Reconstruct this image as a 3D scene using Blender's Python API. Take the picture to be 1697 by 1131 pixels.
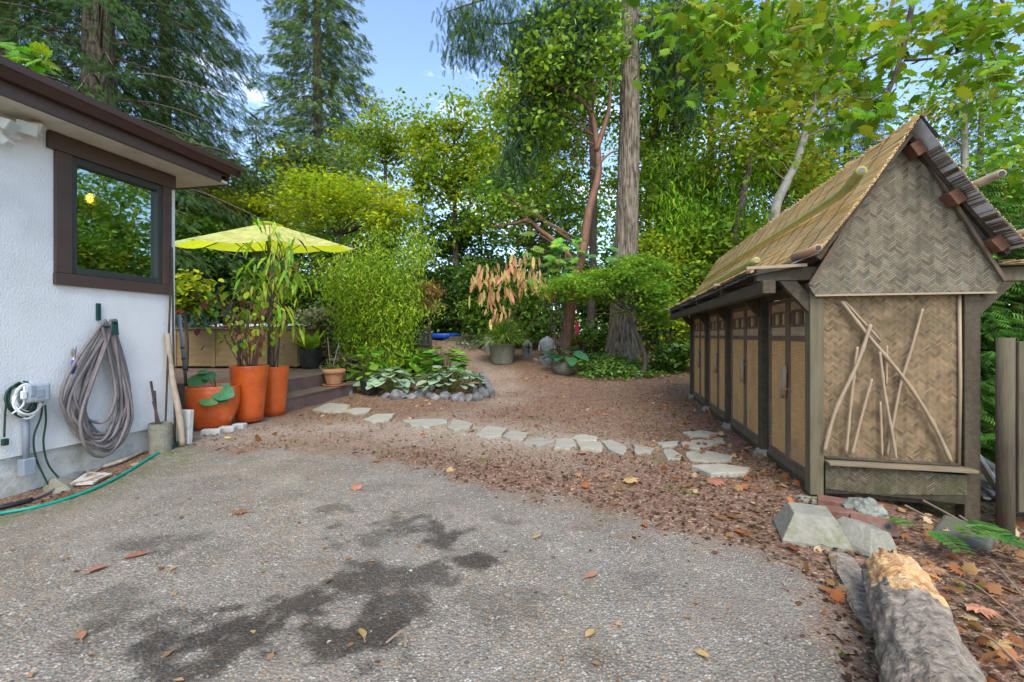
import bpy, bmesh, math, random
import numpy as np
from mathutils import Vector, Matrix
for o in list(bpy.data.objects): bpy.data.objects.remove(o)
scene = bpy.context.scene
COL = scene.collection
random.seed(7)
R = math.radians
# ---------------------------------------------------------------- camera
F, CX, HY, H = 754.0, 848.5, 556.0, 1.10          # focal (photo px), centre, horizon row, eye height
cam_d = bpy.data.cameras.new('camera'); cam = bpy.data.objects.new('camera', cam_d); COL.objects.link(cam)
cam_d.sensor_width = 36; cam_d.lens = F/1697*36; cam_d.clip_start = .05; cam_d.clip_end = 900
cam_d.shift_y = -9.5/1697
cam.location = (0, 0, H); cam.rotation_euler = (R(90), 0, 0)
scene.camera = cam
scene.render.resolution_x, scene.render.resolution_y = 1024, 682
# ---------------------------------------------------------------- sky, sun, exposure
SUN_EL, SUN_ROT = R(50), R(178)
SKY_STRENGTH = .15
world = bpy.data.worlds.new('World'); scene.world = world; world.use_nodes = True
wn = world.node_tree; wn.nodes.clear()
def N(nt, t, **kw):
    n = nt.nodes.new(t)
    for k, v in kw.items(): setattr(n, k, v)
    return n
sky = N(wn, 'ShaderNodeTexSky', sky_type='NISHITA', sun_disc=False, sun_elevation=SUN_EL, sun_rotation=SUN_ROT)
sky.air_density = 1.0; sky.dust_density = 1.2; sky.ozone_density = 1.6
tc = N(wn, 'ShaderNodeTexCoord'); mp = N(wn, 'ShaderNodeMapping'); mp.inputs['Scale'].default_value = (1, 1, 2.6)
cn = N(wn, 'ShaderNodeTexNoise'); cn.inputs['Scale'].default_value = 2.3; cn.inputs['Detail'].default_value = 9; cn.inputs['Roughness'].default_value = .62
cr = N(wn, 'ShaderNodeValToRGB'); cr.color_ramp.elements[0].position = .55; cr.color_ramp.elements[1].position = .74
cm = N(wn, 'ShaderNodeMix', data_type='RGBA'); cm.inputs[7].default_value = (8.0, 8.3, 8.9, 1)
bg = N(wn, 'ShaderNodeBackground'); bg.inputs['Strength'].default_value = SKY_STRENGTH
wo = N(wn, 'ShaderNodeOutputWorld'); L = wn.links.new
L(tc.outputs['Generated'], mp.inputs[0]); L(mp.outputs[0], cn.inputs['Vector']); L(cn.outputs[0], cr.inputs[0])
L(cr.outputs[0], cm.inputs[0]); L(sky.outputs[0], cm.inputs[6]); L(cm.outputs[2], bg.inputs[0]); L(bg.outputs[0], wo.inputs[0])
sd = bpy.data.lights.new('sun', 'SUN'); sd.energy = 1.3; sd.angle = R(35); sd.color = (1, .95, .87)
sun = bpy.data.objects.new('sun', sd); COL.objects.link(sun)
sun.rotation_euler = (math.pi/2-SUN_EL, 0, math.pi-SUN_ROT)
scene.view_settings.view_transform = 'Standard'; scene.view_settings.look = 'None'
scene.view_settings.gamma = 1; scene.view_settings.exposure = 1.4
# ---------------------------------------------------------------- pixel -> place
def P(x, y, Y): return Vector(((x-CX)/F*Y, Y, H+(HY-y)/F*Y))
def sstep(a, b, x):
    t = min(1, max(0, (x-a)/(b-a))); return t*t*(3-2*t)
def gz(X, Y):
    z = 0.0
    if Y > 8: z += .17*max(0, (Y-8.7) if Y > 9.4 else (Y-8)**2/2.8*1.0)
    z = min(z, 1.1+.004*(Y-15)) if Y > 15 else z
    z -= .10*sstep(1.9, 3.5, -X)*sstep(4.7, 3.2, Y) if Y < 4.7 and Y > -4 else 0
    z -= .13*sstep(2.35, 2.95, X)*sstep(6.5, 3.2, Y)
    return z
def G(x, y):
    Y = F*H/max(y-HY, 6)
    lo, hi = .3, 40.0
    for _ in range(50):
        m = (lo+hi)/2; p = P(x, y, m)
        if p.z > gz(p.x, p.y): lo = m
        else: hi = m
    p = P(x, y, lo); p.z = gz(p.x, p.y); return p
def hit(x, y, p0, n):
    o = Vector((0, 0, H)); d = Vector(((x-CX)/F, 1, (HY-y)/F))
    return o+d*((Vector(p0)-o).dot(n)/d.dot(n))
# ---------------------------------------------------------------- objects
ROOT = {}           # object name -> (offset subtracted from world coordinates of its parts)
def tag(o, label=None, cat=None, group=None, kind=None):
    if label: o['label'] = label
    if cat: o['category'] = cat
    if group: o['group'] = group
    if kind: o['kind'] = kind
    return o
def thing(name, label, cat, loc, group=None, rz=0, local=False):
    o = bpy.data.objects.new(name, None); COL.objects.link(o)
    o.empty_display_size = .1
    o.location = loc; o.rotation_euler = (0, 0, rz)
    ROOT[o.name] = Vector((0, 0, 0)) if local else Vector(loc)
    return tag(o, label, cat, group)
def link(name, me, mat, parent=None, loc=None):
    o = bpy.data.objects.new(name, me); COL.objects.link(o)
    if mat and not me.materials: me.materials.append(mat)
    if parent:
        o.parent = parent; ROOT[o.name] = ROOT[parent.name]
    if loc: o.location = loc
    return o
class MB:
    def __init__(s): s.v = []; s.f = []; s.c = []
    def add(s, vs, fs, col=None):
        b = len(s.v); s.v += [tuple(v) for v in vs]; s.f += [tuple(i+b for i in f) for f in fs]
        s.c += [col or (1, 1, 1)]*len(vs); return s
    def box(s, x0, x1, y0, y1, z0, z1, col=None):
        return s.add([(x0,y0,z0),(x1,y0,z0),(x1,y1,z0),(x0,y1,z0),(x0,y0,z1),(x1,y0,z1),(x1,y1,z1),(x0,y1,z1)],
            [(0,3,2,1),(4,5,6,7),(0,1,5,4),(1,2,6,5),(2,3,7,6),(3,0,4,7)], col)
    def obox(s, c, sx, sy, sz, rot=(0,0,0), col=None):
        from mathutils import Euler
        m = Euler(rot).to_matrix(); c = Vector(c); h = (sx/2, sy/2, sz/2)
        vs = [c+m@Vector((a*h[0], b*h[1], d*h[2])) for d in (-1,1) for a,b in ((-1,-1),(1,-1),(1,1),(-1,1))]
        return s.add(vs, [(0,3,2,1),(4,5,6,7),(0,1,5,4),(1,2,6,5),(2,3,7,6),(3,0,4,7)], col)
    def beam(s, a, b, w, h, up=(0,0,1), col=None):
        a = Vector(a); b = Vector(b); d = (b-a).normalized(); sd = d.cross(Vector(up))
        if sd.length < 1e-4: sd = d.cross(Vector((0,1,0)))
        sd.normalize(); u = sd.cross(d)
        vs = [p+sd*i*w/2+u*j*h/2 for p in (a, b) for i,j in ((-1,-1),(1,-1),(1,1),(-1,1))]
        return s.add(vs, [(0,1,2,3),(7,6,5,4),(0,4,5,1),(1,5,6,2),(2,6,7,3),(3,7,4,0)], col)
    def prism(s, poly, d, col=None):
        n = len(poly); poly = [Vector(p) for p in poly]; d = Vector(d)
        return s.add(poly+[p+d for p in poly], [tuple(range(n))[::-1], tuple(range(n, 2*n))]+[(i,(i+1)%n,n+(i+1)%n,n+i) for i in range(n)], col)
    def tube(s, pts, rad, n=8, caps=True, col=None, twist=0, rj=None):
        pts = [Vector(p) for p in pts]; m = len(pts)
        if not hasattr(rad, '__len__'): rad = [rad]*m
        ref = None; vs = []
        for i, p in enumerate(pts):
            d = (pts[min(i+1, m-1)]-pts[max(i-1, 0)]);
            if d.length < 1e-7: d = Vector((0,0,1))
            d.normalize()
            if ref is None:
                ref = Vector((1,0,0)) if abs(d.x) < .8 else Vector((0,1,0))
            ref = (ref-d*ref.dot(d)).normalized(); w = d.cross(ref)
            for k in range(n):
                a = 2*math.pi*k/n; rr = rad[i]*(rj(i, k) if rj else 1)
                vs.append(p+(ref*math.cos(a)+w*math.sin(a))*rr)
        fs = [(i*n+k, i*n+(k+1)%n, (i+1)*n+(k+1)%n, (i+1)*n+k) for i in range(m-1) for k in range(n)]
        if caps: fs += [tuple(range(n))[::-1], tuple(range((m-1)*n, m*n))]
        return s.add(vs, fs, col)
    def lathe(s, prof, c=(0,0,0), n=20, sq=0, rz=0, col=None):
        c = Vector(c); vs = []
        for r, z in prof:
            for k in range(n):
                a = 2*math.pi*k/n; q = 1
                if sq: q = 1/max(abs(math.cos(a)), abs(math.sin(a)))**sq
                vs.append(c+Vector((r*q*math.cos(a+rz), r*q*math.sin(a+rz), z)))
        m = len(prof)
        fs = [(i*n+k, i*n+(k+1)%n, (i+1)*n+(k+1)%n, (i+1)*n+k) for i in range(m-1) for k in range(n)]
        return s.add(vs, fs+[tuple(range(n))[::-1], tuple(range((m-1)*n, m*n))], col)
    def build(s, name, mat, parent=None, smooth=False, bevel=0, loc=None, colour=False):
        off = ROOT[parent.name] if parent else Vector(loc or (0,0,0))
        me = bpy.data.meshes.new(name)
        me.from_pydata([(x-off.x, y-off.y, z-off.z) for x,y,z in s.v], [], s.f)
        if smooth: me.polygons.foreach_set('use_smooth', [True]*len(me.polygons))
        if colour:
            a = me.attributes.new('col', 'FLOAT_COLOR', 'POINT')
            a.data.foreach_set('color', [q for c in s.c for q in (*c, 1)])
        me.update()
        bm = bmesh.new(); bm.from_mesh(me); bmesh.ops.recalc_face_normals(bm, faces=bm.faces); bm.to_mesh(me); bm.free()
        o = link(name, me, mat, parent, loc if not parent else None)
        if bevel:
            b = o.modifiers.new('bevel', 'BEVEL'); b.width = bevel; b.segments = 2; b.limit_method = 'ANGLE'; b.angle_limit = R(40)
        return o
def single(mb, name, label, cat, mat, loc, group=None, **kw):
    return tag(mb.build(name, mat, loc=tuple(loc), **kw), label, cat, group)
def rough(o, amp, scale, seed=0):
    from mathutils import noise
    for v in o.data.vertices:
        n = noise.noise_vector(v.co*scale+Vector((seed*3.1, seed*7.7, seed)))
        v.co += n*amp
def smooth_path(pts, k=6):
    pts = [Vector(p) for p in pts]; out = []
    for i in range(len(pts)-1):
        a = pts[max(i-1,0)]; b = pts[i]; c = pts[i+1]; d = pts[min(i+2,len(pts)-1)]
        for j in range(k):
            t = j/k
            out.append(.5*((2*b)+(c-a)*t+(2*a-5*b+4*c-d)*t*t+(3*b-a-3*c+d)*t**3))
    return out+[pts[-1]]
# ---------------------------------------------------------------- materials
MATS = {}
def mat(name, c1, c2=None, scale=8, rough=.7, bump=.2, bscale=None, stretch=(1,1,1), dist=.01, stain=None, sscale=3, samt=.5,
        attr=False, metal=0, spec=.4, detail=7, wave=None, rnd=0, vor=None, coat=0, lo=.3, hi=.7):
    """Procedural two-tone surface: noise between c1 and c2, a second stain noise, bump, optional wave lines and per-object tint."""
    m = bpy.data.materials.new(name); m.use_nodes = True; nt = m.node_tree; nt.nodes.clear(); L = nt.links.new
    out = N(nt, 'ShaderNodeOutputMaterial'); b = N(nt, 'ShaderNodeBsdfPrincipled')
    b.inputs['Roughness'].default_value = rough; b.inputs['Metallic'].default_value = metal
    b.inputs['Specular IOR Level'].default_value = spec; b.inputs['Coat Weight'].default_value = coat
    tc = N(nt, 'ShaderNodeTexCoord'); mp = N(nt, 'ShaderNodeMapping'); mp.inputs['Scale'].default_value = stretch
    L(tc.outputs['Object'], mp.inputs[0])
    n1 = N(nt, 'ShaderNodeTexNoise'); n1.inputs['Scale'].default_value = scale; n1.inputs['Detail'].default_value = detail; n1.inputs['Roughness'].default_value = .62
    L(mp.outputs[0], n1.inputs['Vector'])
    mr = N(nt, 'ShaderNodeMapRange'); mr.inputs[1].default_value = lo; mr.inputs[2].default_value = hi; L(n1.outputs[0], mr.inputs[0])
    mx = N(nt, 'ShaderNodeMix', data_type='RGBA'); mx.inputs[6].default_value = (*c1, 1); mx.inputs[7].default_value = (*(c2 or c1), 1)
    L(mr.outputs[0], mx.inputs[0]); c = mx.outputs[2]
    if rnd:
        oi = N(nt, 'ShaderNodeObjectInfo'); hs = N(nt, 'ShaderNodeHueSaturation')
        r2 = N(nt, 'ShaderNodeMapRange'); r2.inputs[3].default_value = 1-rnd; r2.inputs[4].default_value = 1+rnd
        r3 = N(nt, 'ShaderNodeMapRange'); r3.inputs[3].default_value = .5-.06*rnd; r3.inputs[4].default_value = .5+.06*rnd
        L(oi.outputs['Random'], r2.inputs[0]); L(oi.outputs['Random'], r3.inputs[0])
        L(r2.outputs[0], hs.inputs['Value']); L(r3.outputs[0], hs.inputs['Hue']); L(c, hs.inputs['Color']); c = hs.outputs[0]
    if attr:
        at = N(nt, 'ShaderNodeAttribute', attribute_name='col'); mm = N(nt, 'ShaderNodeMix', data_type='RGBA', blend_type='MULTIPLY')
        mm.inputs[0].default_value = 1; L(c, mm.inputs[6]); L(at.outputs['Color'], mm.inputs[7]); c = mm.outputs[2]
    if wave:
        wv = N(nt, 'ShaderNodeTexWave', bands_direction=wave[0]); wv.inputs['Scale'].default_value = wave[1]
        wv.inputs['Distortion'].default_value = wave[2]; wv.inputs['Detail'].default_value = 3; wv.inputs['Detail Scale'].default_value = 2
        L(tc.outputs['Object'], wv.inputs[0])
        mw = N(nt, 'ShaderNodeMix', data_type='RGBA', blend_type='MULTIPLY'); mw.inputs[7].default_value = (*wave[3], 1)
        L(wv.outputs[0], mw.inputs[0]); L(c, mw.inputs[6]); c = mw.outputs[2]
    if stain:
        n2 = N(nt, 'ShaderNodeTexNoise'); n2.inputs['Scale'].default_value = sscale; n2.inputs['Detail'].default_value = 8; n2.inputs['Roughness'].default_value = .68
        L(tc.outputs['Object'], n2.inputs['Vector'])
        ms = N(nt, 'ShaderNodeMapRange'); ms.inputs[1].default_value = .48; ms.inputs[2].default_value = .68; ms.inputs[4].default_value = samt; L(n2.outputs[0], ms.inputs[0])
        mt = N(nt, 'ShaderNodeMix', data_type='RGBA'); mt.inputs[7].default_value = (*stain, 1); L(ms.outputs[0], mt.inputs[0]); L(c, mt.inputs[6]); c = mt.outputs[2]
    L(c, b.inputs['Base Color'])
    if bump:
        if vor:
            n3 = N(nt, 'ShaderNodeTexVoronoi'); n3.inputs['Scale'].default_value = vor; L(mp.outputs[0], n3.inputs['Vector']); ho = n3.outputs['Distance']
        else:
            n3 = N(nt, 'ShaderNodeTexNoise'); n3.inputs['Scale'].default_value = bscale or scale*3; n3.inputs['Detail'].default_value = 6; L(mp.outputs[0], n3.inputs['Vector']); ho = n3.outputs[0]
        bp = N(nt, 'ShaderNodeBump'); bp.inputs['Strength'].default_value = bump; bp.inputs['Distance'].default_value = dist
        if wave:
            ad = N(nt, 'ShaderNodeMath', operation='ADD'); L(ho, ad.inputs[0]); L(wv.outputs[0], ad.inputs[1]); ho = ad.outputs[0]
        L(ho, bp.inputs['Height']); L(bp.outputs[0], b.inputs['Normal'])
    L(b.outputs[0], out.inputs[0]); MATS[name] = m; return m
def leafmat(name, base=None, trans=.4, rough=.45, rnd=.3, spec=.3, vein=0, edge=None):
    """Leaf: diffuse plus translucent; colour from the 'col' attribute, or from base with a per-object tint."""
    m = bpy.data.materials.new(name); m.use_nodes = True; nt = m.node_tree; nt.nodes.clear(); L = nt.links.new
    out = N(nt, 'ShaderNodeOutputMaterial'); b = N(nt, 'ShaderNodeBsdfPrincipled'); t = N(nt, 'ShaderNodeBsdfTranslucent'); mx = N(nt, 'ShaderNodeMixShader')
    b.inputs['Roughness'].default_value = rough; b.inputs['Specular IOR Level'].default_value = spec; mx.inputs[0].default_value = trans
    if base:
        rg = N(nt, 'ShaderNodeRGB'); rg.outputs[0].default_value = (*base, 1); oi = N(nt, 'ShaderNodeObjectInfo'); hs = N(nt, 'ShaderNodeHueSaturation')
        a = N(nt, 'ShaderNodeMapRange'); a.inputs[3].default_value = 1-rnd; a.inputs[4].default_value = 1+rnd
        h = N(nt, 'ShaderNodeMapRange'); h.inputs[3].default_value = .5-.05; h.inputs[4].default_value = .5+.03
        w = N(nt, 'ShaderNodeTexWhiteNoise', noise_dimensions='1D'); L(oi.outputs['Random'], w.inputs['W'])
        L(oi.outputs['Random'], a.inputs[0]); L(w.outputs[0], h.inputs[0]); L(a.outputs[0], hs.inputs['Value']); L(h.outputs[0], hs.inputs['Hue']); L(rg.outputs[0], hs.inputs['Color'])
        tc = N(nt, 'ShaderNodeTexCoord'); nz = N(nt, 'ShaderNodeTexNoise'); nz.inputs['Scale'].default_value = 9; nz.inputs['Detail'].default_value = 5; L(tc.outputs['Object'], nz.inputs[0])
        mr = N(nt, 'ShaderNodeMapRange'); mr.inputs[1].default_value = .3; mr.inputs[2].default_value = .7; mr.inputs[3].default_value = .7; mr.inputs[4].default_value = 1.25; L(nz.outputs[0], mr.inputs[0])
        mm = N(nt, 'ShaderNodeMix', data_type='RGBA', blend_type='MULTIPLY'); mm.inputs[0].default_value = 1; L(hs.outputs[0], mm.inputs[6]); L(mr.outputs[0], mm.inputs[7]); c = mm.outputs[2]
    else:
        c = N(nt, 'ShaderNodeAttribute', attribute_name='col').outputs['Color']
    g = N(nt, 'ShaderNodeMix', data_type='RGBA', blend_type='MULTIPLY'); g.inputs[0].default_value = 1; g.inputs[7].default_value = (1.1, 1.2, .7, 1)
    L(c, g.inputs[6]); L(c, b.inputs['Base Color']); L(g.outputs[2], t.inputs[0]); L(b.outputs[0], mx.inputs[1]); L(t.outputs[0], mx.inputs[2]); L(mx.outputs[0], out.inputs[0])
    MATS[name] = m; return m
stucco = mat('white_stucco', (.70,.71,.70), (.78,.79,.78), scale=3, rough=.85, bump=.55, bscale=75, dist=.012, stain=(.50,.49,.44), sscale=2.2, samt=.3)
concrete = mat('concrete', (.48,.48,.44), (.60,.60,.56), scale=5, rough=.9, bump=.4, bscale=40, stain=(.14,.15,.08), sscale=4, samt=.6)
oldconc = mat('mossy_concrete', (.19,.18,.14), (.33,.31,.25), scale=9, rough=.95, bump=.7, bscale=50, stain=(.10,.115,.03), sscale=8, samt=.8)
brown_paint = mat('brown_paint', (.066,.043,.034), (.085,.056,.045), scale=6, rough=.55, bump=.12, bscale=60, stretch=(1,.15,1))
brown_gutter = mat('brown_gutter', (.05,.026,.02), (.06,.033,.026), scale=3, rough=.32, bump=.03)
soffitm = mat('soffit_paint', (.55,.52,.43), (.66,.63,.54), scale=5, rough=.7, bump=.15, stain=(.33,.28,.19), sscale=3, samt=.5)
roofing = mat('roofing', (.05,.05,.05), (.10,.10,.10), scale=30, rough=.95, bump=.4)
frame_dark = mat('dark_window_frame', (.035,.042,.038), (.045,.052,.046), rough=.4, bump=.03)
woodpost = mat('weathered_post_wood', (.08,.066,.036), (.155,.13,.078), scale=9, rough=.85, bump=.4, bscale=30, stretch=(3,3,.35), stain=(.09,.11,.04), sscale=3, samt=.5)
darkwood = mat('dark_timber', (.042,.032,.018), (.088,.069,.042), scale=10, rough=.8, bump=.35, stretch=(3,.4,3), stain=(.03,.025,.02), sscale=5, samt=.5)
framewood = mat('door_frame_wood', (.11,.075,.048), (.19,.135,.09), scale=12, rough=.8, bump=.35, stretch=(4,4,.4), stain=(.06,.05,.04), sscale=4, samt=.5)
doorpanel = mat('bamboo_slat_panel', (.60,.35,.14), (.80,.53,.25), scale=14, rough=.7, bump=.5, dist=.006, stretch=(.6,.6,7), wave=('Z', 26, 3.0, (.62,.55,.46)), stain=(.30,.22,.13), sscale=3, samt=.6)
litepanel = mat('pale_lattice_panel', (.38,.27,.17), (.50,.38,.25), scale=10, rough=.8, bump=.3, stretch=(.6,.6,4), stain=(.2,.15,.1), sscale=4, samt=.5)
weavegrey = mat('grey_woven_bamboo', (.16,.138,.095), (.245,.215,.152), scale=14, rough=.8, bump=.35, attr=True, stain=(.085,.078,.05), sscale=2.2, samt=.7)
weavebrown = mat('brown_woven_bamboo', (.215,.15,.082), (.33,.235,.135), scale=14, rough=.75, bump=.35, attr=True, stain=(.105,.088,.045), sscale=2.2, samt=.75)
weavemoss = mat('mossy_woven_bamboo', (.10,.085,.05), (.19,.155,.10), scale=14, rough=.85, bump=.35, attr=True, stain=(.07,.075,.03), sscale=4, samt=.7)
thatchm = mat('reed_thatch', (.72,.48,.21), (.86,.64,.35), scale=6, rough=.75, bump=.2, attr=True, stain=(.30,.24,.15), sscale=2, samt=.35)
foil = mat('silver_backing', (.62,.64,.67), (.85,.87,.9), scale=10, rough=.6, bump=.3, bscale=30, metal=0, stain=(.2,.2,.2), sscale=8, samt=.5)
bamboogreen = mat('green_bamboo', (.27,.29,.055), (.40,.38,.11), scale=6, rough=.4, bump=.1, stretch=(3,3,3), stain=(.28,.2,.1), sscale=5, samt=.4, spec=.4)
bambootan = mat('tan_bamboo', (.26,.19,.12), (.38,.29,.19), scale=8, rough=.55, bump=.15, stain=(.12,.09,.06), sscale=8, samt=.5)
shingle = mat('grey_shingle', (.10,.095,.09), (.24,.22,.20), scale=14, rough=.85, bump=.6, attr=True)
deckm = mat('deck_boards', (.13,.085,.072), (.18,.12,.10), scale=8, rough=.6, bump=.25, stretch=(.4,4,4), stain=(.24,.19,.16), sscale=3, samt=.4)
flag = mat('flagstone', (.25,.235,.185), (.38,.36,.295), scale=7, rough=.9, bump=.5, bscale=28, stain=(.25,.20,.14), sscale=9, samt=.5, rnd=.12)
rockm = mat('grey_rock', (.07,.075,.08), (.19,.19,.19), scale=7, rough=.9, bump=.7, bscale=22, stain=(.30,.28,.24), sscale=9, samt=.5, rnd=.25)
bark = mat('fir_bark', (.05,.038,.028), (.29,.24,.18), scale=11, rough=.95, bump=1.0, dist=.06, bscale=14, stretch=(2.2,2.2,.28), stain=(.13,.135,.07), sscale=1.5, samt=.4, lo=.38, hi=.62)
darkbark = mat('dark_bark', (.05,.038,.03), (.13,.10,.08), scale=9, rough=.95, bump=.8, dist=.03, stretch=(2,2,.4))
palebark = mat('alder_bark', (.20,.18,.14), (.36,.34,.29), scale=6, rough=.85, bump=.4, stretch=(1,1,.6), stain=(.12,.14,.07), sscale=3, samt=.7)
redbark = mat('madrone_bark', (.11,.048,.026), (.24,.115,.062), scale=6, rough=.6, bump=.5, stretch=(1.5,1.5,.6), stain=(.10,.075,.055), sscale=3, samt=.7)
orange = mat('orange_glaze', (.50,.085,.012), (.62,.12,.018), scale=4, rough=.3, bump=.08, bscale=25, stain=(.36,.05,.012), sscale=5, samt=.75, spec=.5, coat=.6)
terra = mat('terracotta', (.36,.16,.07), (.46,.23,.11), scale=8, rough=.85, bump=.2, stain=(.30,.24,.15), sscale=6, samt=.5)
soil = mat('soil', (.028,.019,.012), (.075,.052,.034), scale=40, rough=1, bump=1, dist=.02)
blackplastic = mat('black_plastic', (.012,.013,.014), (.03,.03,.03), scale=12, rough=.4, bump=.1, stain=(.07,.065,.06), sscale=6, samt=.4)
greenhose = mat('green_rubber', (.0,.235,.16), (.01,.30,.21), scale=9, rough=.4, bump=.05)
greyhose = mat('grey_rubber', (.17,.145,.14), (.25,.22,.215), scale=12, rough=.5, bump=.08, stain=(.11,.09,.08), sscale=7, samt=.5)
greypaint = mat('grey_metal_paint', (.24,.28,.33), (.30,.34,.39), scale=9, rough=.5, bump=.05)
whiteplastic = mat('white_plastic', (.72,.74,.73), (.78,.8,.78), rough=.35, bump=.02)
cordgreen = mat('dark_green_cord', (.01,.045,.028), (.014,.06,.036), rough=.5, bump=.02)
greenmetal = mat('green_metal', (.008,.05,.04), (.012,.07,.05), rough=.45, bump=.03)
metal = mat('bright_metal', (.55,.56,.57), (.7,.7,.7), rough=.35, bump=.1, metal=.85, stain=(.3,.3,.28), sscale=9, samt=.4)
blackmetal = mat('black_metal', (.012,.012,.013), (.02,.02,.02), rough=.5, bump=.05)
bluep = mat('blue_plastic', (.01,.07,.42), (.015,.10,.50), rough=.45, bump=.05)
peeled = mat('peeled_wood', (.40,.31,.22), (.56,.46,.35), scale=9, rough=.8, bump=.4, stretch=(3,3,.4), stain=(.25,.18,.12), sscale=7, samt=.6)
stickm = mat('dry_twig', (.17,.12,.08), (.27,.20,.14), scale=20, rough=.9, bump=.3)
pondbox = mat('tan_box_panel', (.19,.125,.055), (.27,.19,.095), scale=4, rough=.8, bump=.2, stretch=(1,1,3), stain=(.17,.12,.06), sscale=3, samt=.4)
brick = mat('red_brick', (.13,.058,.04), (.22,.11,.075), scale=12, rough=.95, bump=.5, stain=(.22,.18,.15), sscale=6, samt=.6)
sleeve = mat('tarpaulin_grey', (.10,.11,.085), (.27,.28,.23), scale=7, rough=.6, bump=.4)
moss = mat('moss', (.06,.085,.012), (.16,.19,.03), scale=18, rough=1, bump=1, dist=.02)
olive_pot = mat('weathered_green_pot', (.10,.105,.075), (.17,.165,.125), scale=9, rough=.7, bump=.3, stretch=(3,3,.5), stain=(.23,.22,.17), sscale=5, samt=.5)
leafm = leafmat('foliage', spec=.15, rough=.55); gloss = leafmat('glossy_foliage', trans=.25, rough=.38, spec=.35); needle = leafmat('needles', trans=.22, rough=.7, spec=.06)
# ================================================================= value noise (numpy) and the ground
def vnoise(x, y, s, seed=0):
    rs = np.random.RandomState(seed); tab = rs.rand(256, 256)
    x = x*s+100; y = y*s+100; xi = np.floor(x).astype(int); yi = np.floor(y).astype(int); fx = x-xi; fy = y-yi
    fx = fx*fx*(3-2*fx); fy = fy*fy*(3-2*fy); a = lambda i, j: tab[(xi+i)%256, (yi+j)%256]
    return (a(0,0)*(1-fx)+a(1,0)*fx)*(1-fy)+(a(0,1)*(1-fx)+a(1,1)*fx)*fy
def fbm(x, y, s, seed=0, o=5):
    v = 0; a = .5; t = 0
    for i in range(o): v = v+a*vnoise(x, y, s*2**i, seed+i); t += a; a *= .55
    return v/t
def npgz(X, Y):
    def ss(a, b, x): t = np.clip((x-a)/(b-a), 0, 1); return t*t*(3-2*t)
    z = np.where(Y > 9.4, .17*(Y-8.7), np.where(Y > 8, .17*(Y-8)**2/2.8, 0)); z = np.where(Y > 15, np.minimum(z, 1.1+.004*(Y-15)), z)
    z = z-np.where((Y < 4.7) & (Y > -4), .10*ss(1.9, 3.5, -X)*(1-ss(3.2, 4.7, Y)), 0)
    return z-.13*ss(2.35, 2.95, X)*(1-ss(3.2, 6.5, Y))
EDGE = [G(*p) for p in ((318,738),(400,748),(470,742),(560,752),(640,778),(720,800),(850,822),(930,832),(1010,852),(1090,872),(1180,902),(1260,922),(1330,940),(1378,985),(1410,1030),(1440,1080),(1470,1131))]
POLY = [(-4.6,-3),(-3.9,3.1)]+[(p.x, p.y) for p in EDGE]+[(1.35,.8),(1.9,-3)]
HOSE = [G(*p) for p in ((-60,872),(0,857),(60,846),(110,832),(160,813),(205,790),(250,762),(294,737))]
def inpoly(X, Y, poly):
    r = np.zeros(X.shape, bool); n = len(poly)
    for i in range(n):
        x0, y0 = poly[i]; x1, y1 = poly[(i+1) % n]
        c = ((y0 > Y) != (y1 > Y)) & (X < (x1-x0)*(Y-y0)/((y1-y0) or 1e-9)+x0); r ^= c
    return r
def polydist(X, Y, pts):
    d = np.full(X.shape, 1e9)
    for (x0,y0),(x1,y1) in zip(pts[:-1], pts[1:]):
        dx, dy = x1-x0, y1-y0; t = np.clip(((X-x0)*dx+(Y-y0)*dy)/(dx*dx+dy*dy), 0, 1)
        d = np.minimum(d, np.hypot(X-x0-t*dx, Y-y0-t*dy))
    return d
STAINS = [(640,885,95,16,.55),(735,895,50,18,.9),(790,930,30,10,.95),(600,968,75,24,.85),(500,1000,90,26,.95),(420,1060,150,40,1),(300,1040,90,22,.6),(180,1000,80,16,.45),(820,1000,60,14,.4),(560,1080,100,34,1),(660,1005,45,14,.8),(330,1110,120,34,.9),(700,955,40,12,.8),
          (550,845,28,5,.6),(548,877,18,8,.7),(240,905,90,14,.5),(215,912,40,9,.6),(650,870,40,12,.7),(840,868,28,5,.4),(130,1085,60,14,.45),(990,1090,60,18,.35),(1050,960,40,8,.3)]
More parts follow.
